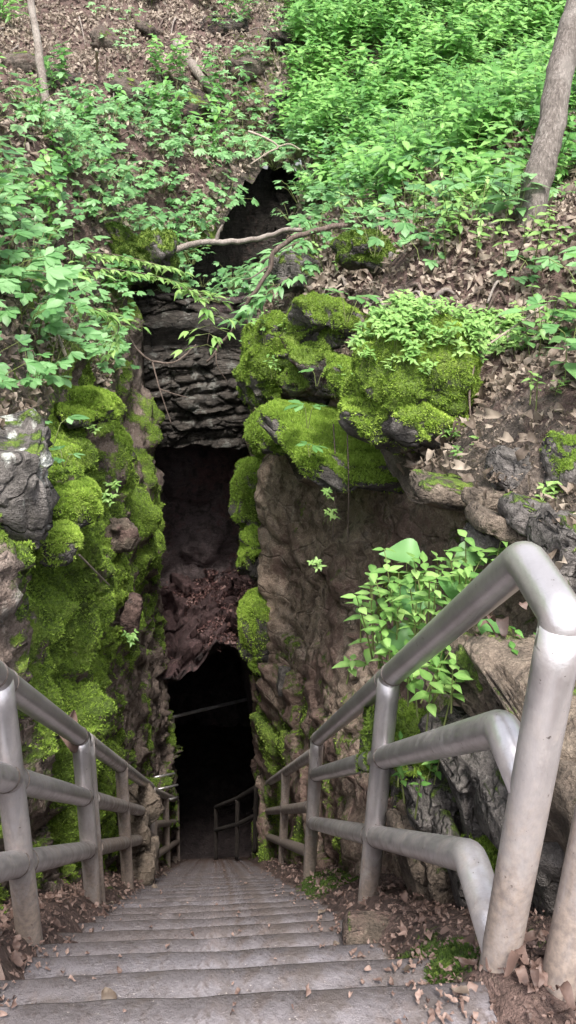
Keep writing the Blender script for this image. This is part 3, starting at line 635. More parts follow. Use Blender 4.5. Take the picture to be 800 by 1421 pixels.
# ------------------------------------------------------------------ staircase
stair = empty('stone_staircase', (0, 1.03, -1.38)); tag(stair, 'long narrow flight of worn concrete steps going down into the cave', 'staircase')
def step_mesh(k):
    y0 = -.55 if k == 0 else 0.0; depth = .262 if k else 1.6; rise = .228
    xl = -.60 + .05 * random.random(); xr = .50 + .06 * random.random()
    if k < 4: xr = [.55, .52, .47, .50][k]; xl = -.62
    nx, ny = 60, 8 if k else 30
    xs = np.linspace(xl, xr, nx); t = np.linspace(0, 1, ny)
    prof = [(depth * (a - 1), 0.0) for a in t] + [(.004, -.002), (.006, -.012), (.005, -.05), (.0, -.12), (.0, -rise - .03)]
    prof = np.array(prof); n = len(prof)
    V = np.zeros((nx, n, 3)); V[:, :, 0] = xs[:, None]; V[:, :, 1] = prof[None, :, 0]; V[:, :, 2] = prof[None, :, 1]
    W = V.reshape(-1, 3); o = np.array([0, k * 5.3, k * 2.1])
    wear = -.004 * np.exp(-(W[:, 0] / .25) ** 2) * (W[:, 1] > -.15)
    W[:, 2] += fbm(W + o, 6, 4) * .004 + wear; W[:, 1] += fbm(W * np.array([1, .1, 1]) + o, 4, 4) * .005 * (W[:, 1] > -.06)
    i = np.arange(nx * n).reshape(nx, n); q = np.stack([i[:-1, :-1], i[1:, :-1], i[1:, 1:], i[:-1, 1:]], -1).reshape(-1, 4)
    # end caps as skirts
    sk = W.reshape(nx, n, 3)[[0, -1]].copy(); sk[:, :, 2] -= .3; sk = sk.reshape(-1, 3); b = len(W)
    j = np.arange(2 * n).reshape(2, n) + b
    qa = np.stack([i[0, :-1], i[0, 1:], j[0, 1:], j[0, :-1]], -1); qb = np.stack([i[-1, :-1], j[-1, :-1], j[-1, 1:], i[-1, 1:]], -1)
    VV = np.concatenate([W, sk]); q = np.concatenate([q, qa, qb])
    ex = np.abs(VV[:, 0] - (xl + xr) / 2) / ((xr - xl) / 2)
    soil = .02 + .55 * sst(.75, 1.0, ex) + .12 * fbm(VV + o, 3, 3) + .45 * sst(-.19, -.235, VV[:, 1]) * (k > 0) + .5 * sst(-.03, -.08, VV[:, 2])  # soil at ends; on tread backs and risers it paints the shadow gap
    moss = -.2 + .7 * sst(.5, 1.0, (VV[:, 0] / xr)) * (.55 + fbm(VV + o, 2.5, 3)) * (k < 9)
    soil = soil + .016 * k  # treads darken down the flight, cave shade painted in through soil
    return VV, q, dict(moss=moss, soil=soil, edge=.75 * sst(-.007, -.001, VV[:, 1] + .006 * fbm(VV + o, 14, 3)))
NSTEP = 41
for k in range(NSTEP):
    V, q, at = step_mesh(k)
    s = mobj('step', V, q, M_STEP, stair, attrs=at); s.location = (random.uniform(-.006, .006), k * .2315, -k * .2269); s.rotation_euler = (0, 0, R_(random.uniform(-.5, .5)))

VG = {}
def verge_z(x, y):
    xs, ys, Z = VG[1 if x > 0 else -1]; return float(Z[np.argmin(np.abs(ys - y)), np.argmin(np.abs(xs - x))])
# verge of soil and moss either side of the steps
for side in (-1, 1):
    ys = np.arange(-1.8, 9.3, .03); t = np.linspace(0, 1, 36)
    a = np.full(len(ys), .40 if side < 0 else .36); b = 1.0
    X = side * (a[:, None] + (b - a)[:, None] * t[None]); Yg = np.repeat(ys[:, None], len(t), 1)
    Z = stair_z(Yg - .02) - .10 + .13 * sst(.05, .32, t)[None] + .10 * t[None] ** 1.5 - (.045 * sst(1.9, 1.2, Yg) if side > 0 else 0)
    Q = np.stack([X, Yg, Z], -1).reshape(-1, 3); Q[:, 2] += fbm(Q, 3, 5) * .045 + np.abs(fbm(Q, 11, 3)) * .03 + fbm(Q, 28, 3) * .008
    i = np.arange(X.size).reshape(X.shape); q = np.stack([i[:-1, :-1], i[1:, :-1], i[1:, 1:], i[:-1, 1:]], -1).reshape(-1, 4)
    if side > 0: q = q[:, ::-1]
    VG[side] = (X[0], Yg[:, 0], Q[:, 2].reshape(X.shape))
    mo = .1 + .4 * fbm(Q, 1.5, 3) + (.5 * sst(.5, .3, np.abs(Q[:, 1] - 3.1)) + .45 * sst(.28, .1, np.abs(Q[:, 1] - 1.25)) * sst(.62, .5, Q[:, 0]) if side > 0 else 0)
    o = mobj('stair_verge_ground', Q, q, M_HILL, attrs=dict(moss=mo, soil=np.full(len(Q), .8), lichen=np.zeros(len(Q)))); tag(o, kind='structure')
    if side > 0:
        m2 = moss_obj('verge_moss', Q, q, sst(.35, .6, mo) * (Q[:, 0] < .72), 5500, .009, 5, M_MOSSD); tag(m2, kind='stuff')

# ------------------------------------------------------------------ railings
PR = .0365
def pipe(name, parent, pts, r=PR, grime=.2, zfoot=None, seg=20, mat=None):
    pts = np.asarray(pts, float)
    # densify for the grime attribute
    d = [pts[0]]
    for a, b in zip(pts, pts[1:]):
        n = max(1, int(np.linalg.norm(b - a) / .08))
        for t in range(1, n + 1): d.append(a + (b - a) * t / n)
    d = np.array(d); V, Fs = tube(d, r, seg)
    g = np.full(len(V), grime)
    if zfoot is not None: g = g + .65 * sst(.85, .05, V[:, 2] - zfoot)
    o = bpy.data.objects.new(name, mesh_data(name, V, Fs, mat or M_RAIL, attrs={'grime': g})); return link(o, parent)
def railing(label, x, posts, tops, mids, head=None, grime=.15):
    "posts: list of (y, foot z); tops: z of top rail as function of y; mids likewise"
    y0, y1 = posts[0][0], posts[-1][0]
    t = empty('handrail', (x, y0, posts[0][1])); tag(t, label, 'railing')
    base = np.array([x, y0, posts[0][1]])
    def L(p): return np.asarray(p, float) - base
    for i, (y, zf) in enumerate(posts):
        top = tops(y) if not (head and i == 0) else head['post_top']
        po = pipe('post', t, [L((x, y, zf - .08)), L((x, y, top - (.0 if i else .0)))], PR, grime + .16 + .15 * (y > 3), zfoot=zf - base[2])
        for fz in [tops] + list(mids):
            for sg in (-1, 1):
                if (head and i == 0) or (i == len(posts) - 1 and sg > 0) or (i == 0 and sg < 0): continue
                q0 = np.array([x, y + sg * (PR + .001), fz(y + sg * (PR + .001))]); q1 = np.array([x, y + sg * (PR + .011), fz(y + sg * (PR + .011))])
                wb = MB(); wb.add(*tube([L(q0), L((q0 * .6 + q1 * .4)), L(q1)], [PR * 1.02, PR * 1.075, PR * 1.01], 20, False), 1, .5); wb.obj('weld', [M_WELD, M_WELD], po)
    rails = [('top_rail', tops)] + [('mid_rail', m) for m in mids]
    for j, (nm, fz) in enumerate(rails):
        ys = y0
        pts = [(x, y1 + (.0 if j else .035), fz(y1 + (.0 if j else .035)))]
        if head:
            ye, ze = head['elb'][j]; pts += [(x, ye, ze), (x, head['y'], ze - head['drop'][j])]
            if j == 0: pts += [(x, head['y'], ze - .075)]
        else: pts += [(x, ys - (.0 if j else .035), fz(ys - (.0 if j else .035)))]
        path = elbow_path([L(p) for p in pts[::-1]], .022, 5) if len(pts) > 2 else [L(p) for p in pts[::-1]]
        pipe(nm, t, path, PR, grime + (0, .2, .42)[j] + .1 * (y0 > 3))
    return t
tR = lambda y: -.583 - (y - 1.232) * .951
m1R = lambda y: -.935 - (y - 1.215) * .895
m2R = lambda y: -1.315 - (y - 1.27) * .90
railing('near right handrail with three bright elbows bending into a tall end post', .55, [(1.06, -1.42), (2.1, -2.47), (3.5, -3.86)], tR, [m1R, m2R],
        dict(y=1.06, post_top=-.62, elb=[(1.235, -.585), (1.215, -.935), (1.27, -1.315)], drop=[.02, .02, .03]), .08)
tR2 = lambda y: -2.80 - (y - 3.5) * .93
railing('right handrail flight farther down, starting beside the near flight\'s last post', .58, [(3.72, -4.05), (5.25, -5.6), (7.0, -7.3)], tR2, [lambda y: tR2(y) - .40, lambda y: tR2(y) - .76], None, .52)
tL = lambda y: -1.165 - (y - 1.76) * .965
railing('near left handrail cut by the picture edge, with pale middle rails', -.55, [(.80, -1.42), (1.755, -2.14), (2.70, -3.12)], tL, [lambda y: -1.455 - (y - 1.73) * .955, lambda y: -1.75 - (y - 1.73) * .945], None, .1)
railing('second left handrail flight from the doubled post down to the pale stones', -.55, [(2.80, -3.22), (3.78, -4.16), (5.33, -5.70)], tL, [lambda y: -1.455 - (y - 1.73) * .955, lambda y: -1.75 - (y - 1.73) * .945], None, .42)
tL3 = lambda y: -4.75 - (y - 5.45) * .93
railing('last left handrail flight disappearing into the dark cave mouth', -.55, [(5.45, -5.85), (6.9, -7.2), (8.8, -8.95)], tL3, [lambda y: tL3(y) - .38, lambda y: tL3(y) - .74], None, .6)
# landing rail at the bottom, turning across
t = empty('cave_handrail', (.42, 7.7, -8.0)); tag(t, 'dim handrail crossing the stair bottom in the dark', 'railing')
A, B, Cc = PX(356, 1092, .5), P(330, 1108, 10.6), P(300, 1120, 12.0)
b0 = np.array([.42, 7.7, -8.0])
for q_, f_ in ((A, 1.05), (B, 1.05), (Cc, 1.05)): pipe('post', t, [q_ - b0, q_ - b0 - np.array([0, 0, f_])], .03, 1.3, mat=M_RAIL_SHADE)
pipe('top_rail', t, [A - b0, B - b0, Cc - b0], .03, 1.3, mat=M_RAIL_SHADE); pipe('mid_rail', t, [A - b0 - np.array([0, 0, .45]), B - b0 - np.array([0, 0, .45]), Cc - b0 - np.array([0, 0, .45])], .03, 1.3, mat=M_RAIL_SHADE)
# extra right post at the picture edge (another railing along the landing)
t = empty('landing_handrail', (.66, .88, -1.30)); tag(t, 'single leaning rail post at the lower right picture edge', 'railing')
pb, pt = PX(768, 1410, .64), PX(815, 1190, .66); pipe('post', t, [pb - np.array([.66, .88, -1.30]), pb + (pt - pb) * 3.2 - np.array([.66, .88, -1.30])], PR, .3, zfoot=-.1)
pipe('top_rail', t, [pb + (pt - pb) * 3.2 - np.array([.66, .88, -1.30]), pb + (pt - pb) * 3.2 + np.array([.3, -1.4, 0]) - np.array([.66, .88, -1.30])], PR, .1)
# thin rail across the cave mouth and three short stubs
pa, pb = PY(203, 1004, 8.7), PY(300, 990, 9.3)
V, Fs = tube([pa + np.array([-.3, -.1, 0]), pb + np.array([.5, .2, .1])], .025, 10); o = mobj('cave_pipe', V, Fs, M_RAIL, attrs={'grime': np.full(len(V), .3)}); tag(o, 'thin pale pipe spanning the dark cave mouth', 'pipe')
for k, (a_, b_) in enumerate((((213, 1079), (243, 1073)), ((216, 1096), (247, 1089)), ((236, 1109), (248, 1106)))):
    V, Fs = tube([PY(*a_, 7.0), PY(*b_, 7.15)], .012, 8)
    o = mobj('metal_rod', V, Fs, M_RAIL, attrs={'grime': np.full(len(V), .0)}); tag(o, ['topmost', 'middle', 'lowest, shortest'][k] + ' of three thin rods glinting beyond the left handrail', 'rod', 'thin rods in the cave mouth')

# ------------------------------------------------------------------ foliage
def leaf(L, W, n=4, droop=.25, fold=.18, shape='ovate', curl=0.0):
    t = np.linspace(0, 1, n + 1)
    if shape == 'ovate': w = np.sin(np.pi * t ** .75) * (1 - .25 * t)
    elif shape == 'obovate': w = np.sin(np.pi * t ** 1.45)
    elif shape == 'heart': w = np.sin(np.pi * t ** .58) * (1 - .12 * t)
    elif shape == 'blade': w = (1 - t) ** .6
    else: w = np.sin(np.pi * t)
    w = np.maximum(w, .03) * W / 2
    x = t * L; z = -droop * L * t ** 2 + curl * L * np.sin(t * 6) * .1
    mid = np.stack([x, 0 * x, z], 1); lf = np.stack([x, w, z + fold * w], 1); rt = np.stack([x, -w, z + fold * w * (.6 if curl else 1)], 1)
    V = np.stack([lf, mid, rt], 1).reshape(-1, 3)
    Fs = []
    for i in range(n):
        a, b = 3 * i, 3 * i + 3; Fs += [(a, a + 1, b + 1, b), (a + 1, a + 2, b + 2, b + 1)]
    return V, Fs
def orient(V, pos, az, pitch, roll=0.0):
    M = np.array((Matrix.Rotation(az, 3, 'Z') @ Matrix.Rotation(-pitch, 3, 'Y') @ Matrix.Rotation(roll, 3, 'X')))
    return V @ M.T + np.asarray(pos)
def palmate(mb, pos, az, L, r, pitch=.0, mat=0, n=4, k=5):
    for j, a in enumerate(np.linspace(-1.25, 1.25, k)):
        l = L * (1 - .22 * abs(a) / 1.25) * r.uniform(.9, 1.1); V, Fs = leaf(l, l * .52, n, r.uniform(.0, .3), .12, 'obovate')
        mb.add(orient(V, pos, az + a, pitch + r.uniform(-.15, .1), r.uniform(-.2, .2)), Fs, mat, np.clip(r.normal(.5, .2), 0, 1))
def stem(mb, pts, r0, r1, mat=1, seg=4):
    V, Fs = tube(pts, np.linspace(r0, r1, len(pts)), seg, False); mb.add(V, Fs, mat, .5)
def make_creeper(mb, r, n=10, spread=.28, L=.098, h=.2, seg=4):
    for j in range(n):
        az = j * 2.4 + r.uniform(-.4, .4); d = spread * r.uniform(.35, 1.0); hh = h * r.uniform(.6, 1.3)
        p1 = np.array([math.cos(az) * d, math.sin(az) * d, hh]); stem(mb, [np.array([p1[0] * .1, p1[1] * .1, -.03]), p1 * np.array([.6, .6, .75]), p1], .003, .002)
        palmate(mb, p1, az + r.uniform(-.5, .5), L * r.uniform(.75, 1.2), r, r.uniform(-.2, .25), n=seg)
def make_leafy(mb, r, stems=4, h=.46, L=.115, seg=4, shape='ovate', W=.56, spread=.2):
    for s in range(stems):
        az = s * 2.1 + r.uniform(-.5, .5); lean = r.uniform(.1, .5); b = np.array([math.cos(az), math.sin(az), 0]) * spread * r.uniform(.1, .6)
        hh = h * r.uniform(.65, 1.15); top = b + np.array([math.cos(az) * lean * hh, math.sin(az) * lean * hh, hh])
        path = np.array([b + (top - b) * t + np.array([0, 0, -.04 * (t - 1) ** 2]) for t in np.linspace(-.05, 1, 5)]); stem(mb, path, .0035, .0015)
        nn = max(3, int(hh / .055))
        for k in range(1, nn + 1):
            t = .18 + .82 * k / nn; p = b + (top - b) * t; l = L * r.uniform(.75, 1.15) * (1.1 - .35 * abs(t - .6))
            a0 = k * 1.57 + r.uniform(-.3, .3)
            for a in (a0, a0 + math.pi):
                V, Fs = leaf(l, l * W, seg, r.uniform(.0, .4), .15, shape)
                mb.add(orient(V, p, a, r.uniform(-.15, .4), r.uniform(-.3, .3)), Fs, 0, np.clip(r.normal(.5, .2), 0, 1))
def make_seedling(mb, r, n=6, L=.03, h=.05):
    for j in range(n):
        az = r.uniform(0, 6.28); d = r.uniform(0, .035); b = np.array([math.cos(az) * d, math.sin(az) * d, 0]); top = b + np.array([r.uniform(-.012, .012), r.uniform(-.012, .012), h * r.uniform(.5, 1.3)])
        stem(mb, [b - np.array([0, 0, .015]), top], .0014, .001)
        for a in range(4):
            V, Fs = leaf(L * r.uniform(.7, 1.2), L * .5, 3, .25, .15); mb.add(orient(V, top - np.array([0, 0, .012 * (a // 2)]), a * 1.57 + j, r.uniform(-.1, .4)), Fs, 0, np.clip(r.normal(.55, .2), 0, 1))
def make_grass(mb, r, n=26, h=.22):
    for j in range(n):
        V, Fs = leaf(h * r.uniform(.6, 1.2), .008, 4, r.uniform(.3, .9), .1, 'blade'); mb.add(orient(V, (r.uniform(-.02, .02), r.uniform(-.02, .02), -.01), r.uniform(0, 6.28), r.uniform(.7, 1.35)), Fs, 0, r.uniform(.2, .8))
def proto(fn, mats, name, count, **kw):
    out = []
    for k in range(count):
        mb = MB(); fn(mb, np.random.default_rng(100 + k * 7 + len(name)), **kw); out.append(mb.data(name, mats))
    return out
CREEP = proto(make_creeper, [M_CREEP, M_STEM], 'creeper_plant', 7)
CREEPS = proto(make_creeper, [M_CREEP, M_STEM], 'creeper_plant', 4, n=4, spread=.13, L=.07, h=.11)
LEAFY = proto(make_leafy, [M_BROAD, M_STEM], 'leafy_plant', 7)
LEAFYB = proto(make_leafy, [M_BRIGHT, M_STEM], 'leafy_plant', 4, stems=3, h=.26, L=.055)
SEED = proto(make_seedling, [M_BRIGHT, M_STEM], 'seedling', 5)

def put(me, name, p, s, label, cat, group=None, tilt=.15, rz=None, lean=.38):
    o = bpy.data.objects.new(name, me); o.location = p; o.scale = (s, s, s * random.uniform(.85, 1.15))
    o.rotation_euler = (random.uniform(-tilt, tilt), random.uniform(-tilt, tilt), random.uniform(0, 6.28) if rz is None else rz)
    if lean: o.rotation_mode = 'ZXY'; o.rotation_euler[0] += lean
    link(o); tag(o, label, cat, group); return o
def on_hill(x, y):
    return not (float(interp(y, LIP_L)) + .02 < x < float(interp(y, LIP_R)) - .02 and y < 13.4)
def hill_hit(px, py, d0=2.0, d1=20.0):
    "first ground point on the hillside along a line of sight"
    ds = np.arange(d0, d1, .05); p = (RW @ _cv(px, py) / F)[None] * ds[:, None]
    ok = ~((p[:, 0] > interp(p[:, 1], LIP_L)) & (p[:, 0] < interp(p[:, 1], LIP_R)) & (p[:, 1] < 13.4)); below = p[:, 2] < H(p[:, 0], p[:, 1])
    k = np.where(ok & below)[0]
    return p[k[0]] if len(k) else None

# planting density by ground area: (kind) regions are read off where the ground is seen in the photograph
def dens_creep(px, py, x, y):
    d = 0.0
    if x < 0:
        if py > 140 and py < 440 and px < 300: d = .95 if (py > 190 - px * .15) else .3
        if px < 190 and 330 < py < 560: d = max(d, .9)
        if 150 < px < 420 and 140 < py < 330: d = max(d, .6)
        if py <= 140: d = max(d, .05)
    else:
        if px < 520 and 150 < py < 420: d = .75
        elif py < 310 and px < 760: d = .5
        elif py < 420: d = .22
    return d
def dens_leafy(px, py, x, y):
    if x > .3:
        if px > 395 and py < 215: return .8
        if px > 430 and py < 300 and px < 735: return .75
        if px > 600 and py < 310: return .45
        if px > 600 and py < 430: return .15
        return .06
    if py < 140: return .05
    if 60 < px < 260 and 330 < py < 450: return .25
    return .05
cand = rng.uniform([-7, 2.2], [8.5, 17.5], (11000, 2))
hz = H(cand[:, 0], cand[:, 1]); cpx, cpy, cd = proj(np.c_[cand, hz])
n_c = n_l = 0; extra = []
order = np.argsort(cd)
for i in order:
    x, y = cand[i]; px, py = cpx[i], cpy[i]
    if not on_hill(x, y) or py > 610: continue
    if px > 670 and 150 < py < 360 and y < 7 and rng.random() < .85: continue
    inside = -40 < px < 840 and py > -40
    if not inside:
        if rng.random() < .16: extra.append((x, y, hz[i], rng.random() < .5))
        continue
    dens = .42
    u = rng.random()
    if u < dens_creep(px, py, x, y) * dens * .8:
        if n_c < 270:
            side = 'left' if x < 0 else 'right'
            lb = ('five-leaflet creeper plant in the pale green mass on the left slope' if x < 0 else 'five-leaflet creeper plant among the greenery on the right slope')
            put(CREEP[n_c % 7], 'creeper_plant', (x, y, hz[i] - .01), random.uniform(.8, 1.25), lb, 'plant', 'creepers covering the %s slope' % side, .25); n_c += 1
        elif px > 380 or py > 150 or rng.random() < .4: extra.append((x, y, hz[i], True))
    elif u < dens * .8 * dens_creep(px, py, x, y) + dens * dens_leafy(px, py, x, y):
        if n_l < 285:
            side = 'left' if x < 0 else 'right'
            lb = ('upright leafy plant scattered over the littered left slope' if x < 0 else 'upright leafy plant in the dense thicket of the right slope')
            put(LEAFY[n_l % 7] if y > 7 else LEAFYB[n_l % 4], 'leafy_plant', (x, y, hz[i] - .01), random.uniform(.7, 1.35), lb, 'plant', 'leafy plants on the %s slope' % side, .2); n_l += 1
        elif px > 380 or rng.random() < .4: extra.append((x, y, hz[i], False))
# the rest of the far undergrowth nobody could count
mb = MB(); er = np.random.default_rng(77)
for (x, y, z, c) in extra[:2600]:
    t = MB()
    if c: make_creeper(t, er, n=7, seg=2)
    else: make_leafy(t, er, stems=4, h=.55, L=.125, seg=3)
    s = er.uniform(.9, 1.4); a = er.uniform(0, 6.28); Rz = np.array([[math.cos(a), -math.sin(a), 0], [math.sin(a), math.cos(a), 0], [0, 0, 1]])
    off = 0
    V = (np.concatenate(t.V) * s @ Rz.T) @ rot(24, 0, 0).T + np.array([x, y, z]); mb.V.append(V); mb.t.append(np.concatenate(t.t) + er.normal() * .22)
    mb.F += [tuple(i + mb.n for i in f) for f in t.F]; mb.m += [(2 if c else 0) if q_ == 0 else 1 for q_ in t.m]; mb.n += len(V)
o = mb.obj('undergrowth', [M_BROAD, M_STEM, M_CREEP]); tag(o, kind='stuff')

# creepers hanging around the dark gully
gr = np.random.default_rng(31)
for k in range(26):
    y = gr.uniform(9.5, 13.4); sd_ = k % 2; x = float(interp(y, LIP_L)) - gr.uniform(-.12, .35) if sd_ == 0 else float(interp(y, LIP_R)) + gr.uniform(-.12, .35)
    zz = float(H(np.array([x]), np.array([y]))[0]) - gr.uniform(.0, .12)
    put(CREEP[k % 7], 'creeper_plant', (x, y, zz), gr.uniform(.8, 1.3), 'five-leaflet creeper plant leaning over the ' + ('left' if sd_ == 0 else 'right') + ' edge of the dark gully', 'plant', 'creepers at the ' + ('left' if sd_ == 0 else 'right') + ' gully edge', .5)
for k in range(16):
    x = gr.uniform(-1.0, .3); y = gr.uniform(8.9, 9.5)
    put(CREEP[k % 7], 'creeper_plant', (x, y + .2, -.95 + gr.uniform(-.1, .1) - .1 * (y < 9)), gr.uniform(.5, .9), 'five-leaflet creeper plant on top of the layered rock arch', 'plant', 'creepers on the layered rock', .4)
# leaf litter
def litter(n, pts, nrm, size, seed, name='leaf_litter', mat=None):
    r = np.random.default_rng(seed); Vs = []; Fs = []; T = []; b = 0
    pts = np.asarray(pts); nrm = np.asarray(nrm)
    for j in range(10):
        V, F_ = leaf(1, r.uniform(.42, .7), 4, r.uniform(-.5, .5), r.uniform(.1, 1.1), 'ovate', 2.0); ii = np.arange(j, n, 10); m = len(ii)
        s = size * r.uniform(.5, 1.35, m) * np.where((pts[ii, 1] > 7) & (size > .06), 1.35, 1)
        k = unit(nrm[ii] + r.normal(size=(m, 3)) * .38); a = unit(np.cross(k, r.normal(size=(m, 3)))); c = np.cross(k, a)
        W = (V[None, :, 0:1] * a[:, None] + V[None, :, 1:2] * c[:, None] + V[None, :, 2:3] * k[:, None]) * s[:, None, None] + (pts[ii] + k * (s * r.uniform(.05, .35, m) + .01)[:, None])[:, None]
        Vs.append(W.reshape(-1, 3)); T.append(np.repeat(r.random(m), len(V))); Fs.append((np.array(F_)[None] + (np.arange(m) * len(V))[:, None, None] + b).reshape(-1, 4)); b += m * len(V)
    return mobj(name, np.concatenate(Vs), np.concatenate(Fs), mat or M_DEAD, attrs={'tint': np.concatenate(T)})
lr = np.random.default_rng(21)
c2 = lr.uniform([-7, 0], [8.5, 18], (260000, 2)); d2 = np.hypot(c2[:, 0], c2[:, 1])
pxl, pyl, dl_ = proj(np.c_[c2, H0(c2[:, 0], c2[:, 1])])
inf_ = (pxl > -60) & (pxl < 860) & (pyl > -60) & (pyl < 800); acc = (dl_ > .3) & (pxl > -700) & (pxl < 1500) & (lr.random(len(c2)) < np.where(inf_, np.where(d2 < 8, 1.0, .4), np.where(d2 < 8, .45, .15)))
acc &= ~((c2[:, 0] > interp(c2[:, 1], LIP_L)) & (c2[:, 0] < interp(c2[:, 1], LIP_R)) & (c2[:, 1] < 13.4))
bare = (pxl > 600) & (pyl > 560) & (pyl < 700); acc &= ~(bare & (lr.random(len(c2)) < .8))
c2 = c2[acc]; h2 = H(c2[:, 0], c2[:, 1]); e = .04
nx_ = -(H(c2[:, 0] + e, c2[:, 1]) - h2) / e; ny_ = -(H(c2[:, 0], c2[:, 1] + e) - h2) / e
o = litter(len(c2), np.c_[c2, h2], unit(np.c_[nx_, ny_, np.ones(len(c2))]), .062, 5); tag(o, kind='stuff')
# leaves on the lintel, along the stair verges and in ledge hollows
Q, q, top = LINTEL; ctr = Q[q].mean(1); tw = top[q].mean(1); keep = np.where((tw > .6) & (ctr[:, 1] < 10.2))[0]; pk = fbm(ctr[keep], 1.6, 3) + .5 * ctr[keep][:, 0]; keep = keep[pk > -.12]; pick = lr.choice(keep, 2600)
nq = unit(np.cross(Q[q[pick, 2]] - Q[q[pick, 0]], Q[q[pick, 3]] - Q[q[pick, 1]])); nq *= np.sign(nq[:, 2:3])
o = litter(2600, ctr[pick] + lr.normal(size=(2600, 3)) * .02, nq, .06, 6, 'cave_leaf_litter', M_DEADR); tag(o, kind='stuff')
vp = []
for i in range(900):
    y = lr.uniform(.8, 6.5); s = -1 if lr.random() < .62 else 1; x = s * lr.uniform(.47, .80); vp.append((x, y, verge_z(x, y) + .004))
o = litter(len(vp), np.array(vp), np.tile([0, 0, 1.0], (len(vp), 1)), .032, 8, 'verge_leaf_litter', M_DEADB); tag(o, kind='stuff')
cp = []
for i in range(5200):
    y = lr.uniform(.7, 4.5) if i % 3 else lr.uniform(.7, 1.9); s = -1 if lr.random() < .45 else 1; x = s * lr.uniform(.44, .9); cp.append((x, y, verge_z(x, y)))
o = litter(len(cp), np.array(cp), np.tile([0, 0, 1.0], (len(cp), 1)), .014, 18, 'verge_debris', M_DEADB); tag(o, kind='stuff')
sp_ = []
for i in range(1500):
    k = int(lr.uniform(0, 1) ** 1.6 * 24); u = lr.random(); x = lr.uniform(-.5, .46) if u < .16 else (-.54 + abs(lr.normal()) * .07 if u < .6 else .47 - abs(lr.normal()) * .06)
    sp_.append((x, 1.03 + k * .2315 - abs(lr.normal()) * .09 - .01, -1.38 - k * .2269 + .001))
o = litter(len(sp_), np.array(sp_), np.tile([0, 0, 1.0], (len(sp_), 1)), .016, 23, 'step_debris', M_DEADB); tag(o, kind='stuff')
o = litter(34, np.array(sp_)[lr.choice(len(sp_), 34)], np.tile([0, 0, 1.0], (34, 1)), .038, 24, 'step_leaf_litter'); tag(o, kind='stuff')
cr_ = np.stack([lr.uniform(.9, 2.6, 9000), lr.uniform(2.0, 5.0, 9000)], 1); cr_ = cr_[cr_[:, 0] > interp(cr_[:, 1], LIP_R) + .03]; ch = H(cr_[:, 0], cr_[:, 1])
o = litter(len(cr_), np.c_[cr_, ch - .006], np.tile([0, 0, 1.0], (len(cr_), 1)), .018, 19, 'soil_debris'); tag(o, kind='stuff')

# ------------------------------------------------------------------ trees, branches, roots
def limb(name, ctrl, r0, r1, mat, label, cat, group=None, parent=None, seg=12, wob=.0, n=14, tw=()):
    p = smooth_path(ctrl, n); 
    if wob: p = p + np.stack([fbm(p + 3 + k * 9, 3, 3) for k in range(3)], 1) * wob
    base = p[0].copy(); V, Fs = tube(p - base, np.linspace(r0, r1, len(p)), seg)
    ax = fbm(V + base, 9, 4) * r0 * .12; c = np.repeat(p - base, seg, 0)[:len(V)]; V = V + unit(V - c) * ax[:, None]
    o = mobj(name, V, Fs, mat, parent, loc=base if parent is None else None); 
    if parent is not None: o.location = base - np.array(parent.location)
    if label: tag(o, label, cat, group)
    for i, (c2_, a, b) in enumerate(tw): limb('twig', c2_, a, b, mat, None, None, None, o, 6, .0, 8)
    return o
tb = hill_hit(733, 312); tb = P(733, 318, 6.3) if tb is None else tb; D = np.linalg.norm(tb) / np.linalg.norm(RW @ _cv(733, 312) / F)
t0 = tb + np.array([0, 0, -.25]); t1 = P(752, 230, D); t2 = P(775, 120, D); t3 = P(805, -10, D); t4 = t3 + (t3 - t2) * 2.4
tree = empty('tree', tb); tag(tree, 'grey barked leaning tree rising out of the right slope', 'tree')
tr = limb('trunk', [t0, tb, t1, t2, t3, t4], .092, .078, M_BARK, None, None, None, tree, 20, .012)
D = 10.4; sb = hill_hit(66, 158); sb = P(66, 158, D) if sb is None else sb; D = np.linalg.norm(sb) / np.linalg.norm(RW @ _cv(66, 158) / F)
sap = empty('sapling', sb); tag(sap, 'thin pale grey sapling trunk on the left slope', 'tree')
s1 = P(55, 80, D); s2 = P(42, -5, D); limb('trunk', [sb - np.array([0, 0, .15]), sb, s1, s2, s2 + (s2 - s1) * 2.5], .062, .045, M_DEADWOOD, None, None, None, sap, 12, .012)
def dep(px, py, lift=.06):
    h = hill_hit(px, py)
    if h is None: return P(px, py, 10.0)
    d = h @ RW @ np.array([0, 0, -1.0]); return P(px, py, d - lift)
limb('fallen_log', [dep(246, 62), dep(270, 95), dep(297, 132)], .085, .06, M_DEADWOOD, 'grey fallen log lying downhill in the leaf litter', 'log', wob=.02)
limb('dead_branch', [P(240, 348, 8.9), P(280, 338, 8.9), P(320, 336, 9.0), P(362, 328, 9.1), P(420, 316, 9.0)], .036, .026, M_DEADWOOD, 'pale dead branch bridging the dark gully', 'branch', wob=.03, tw=[([P(300, 336, 8.95), P(304, 322, 8.9), P(309, 312, 8.88)], .028, .012)])
limb('hanging_branch', [P(520, 305, 7.2), P(450, 318, 7.1), P(392, 340, 7.1), P(360, 395, 7.2), P(325, 455, 7.4), P(292, 502, 7.6)], .028, .014, M_TWIG, 'dark crooked branch hanging from the right rim across the gorge', 'branch', wob=.04,
     tw=[([P(300, 490, 7.55), P(302, 508, 7.55), P(316, 530, 7.6)], .008, .004), ([P(372, 370, 7.15), P(350, 385, 7.1), P(335, 388, 7.1)], .008, .004)])
limb('twig', [P(345, 182, 11.0), P(370, 192, 10.9), P(386, 204, 10.9), P(372, 212, 10.9), P(348, 228, 10.9)], .016, .010, M_PALE, 'pale forked twig in front of the dark notch up the gully', 'twig', tw=[([P(386, 204, 10.9), P(402, 200, 10.9), P(418, 208, 10.9)], .014, .008)])
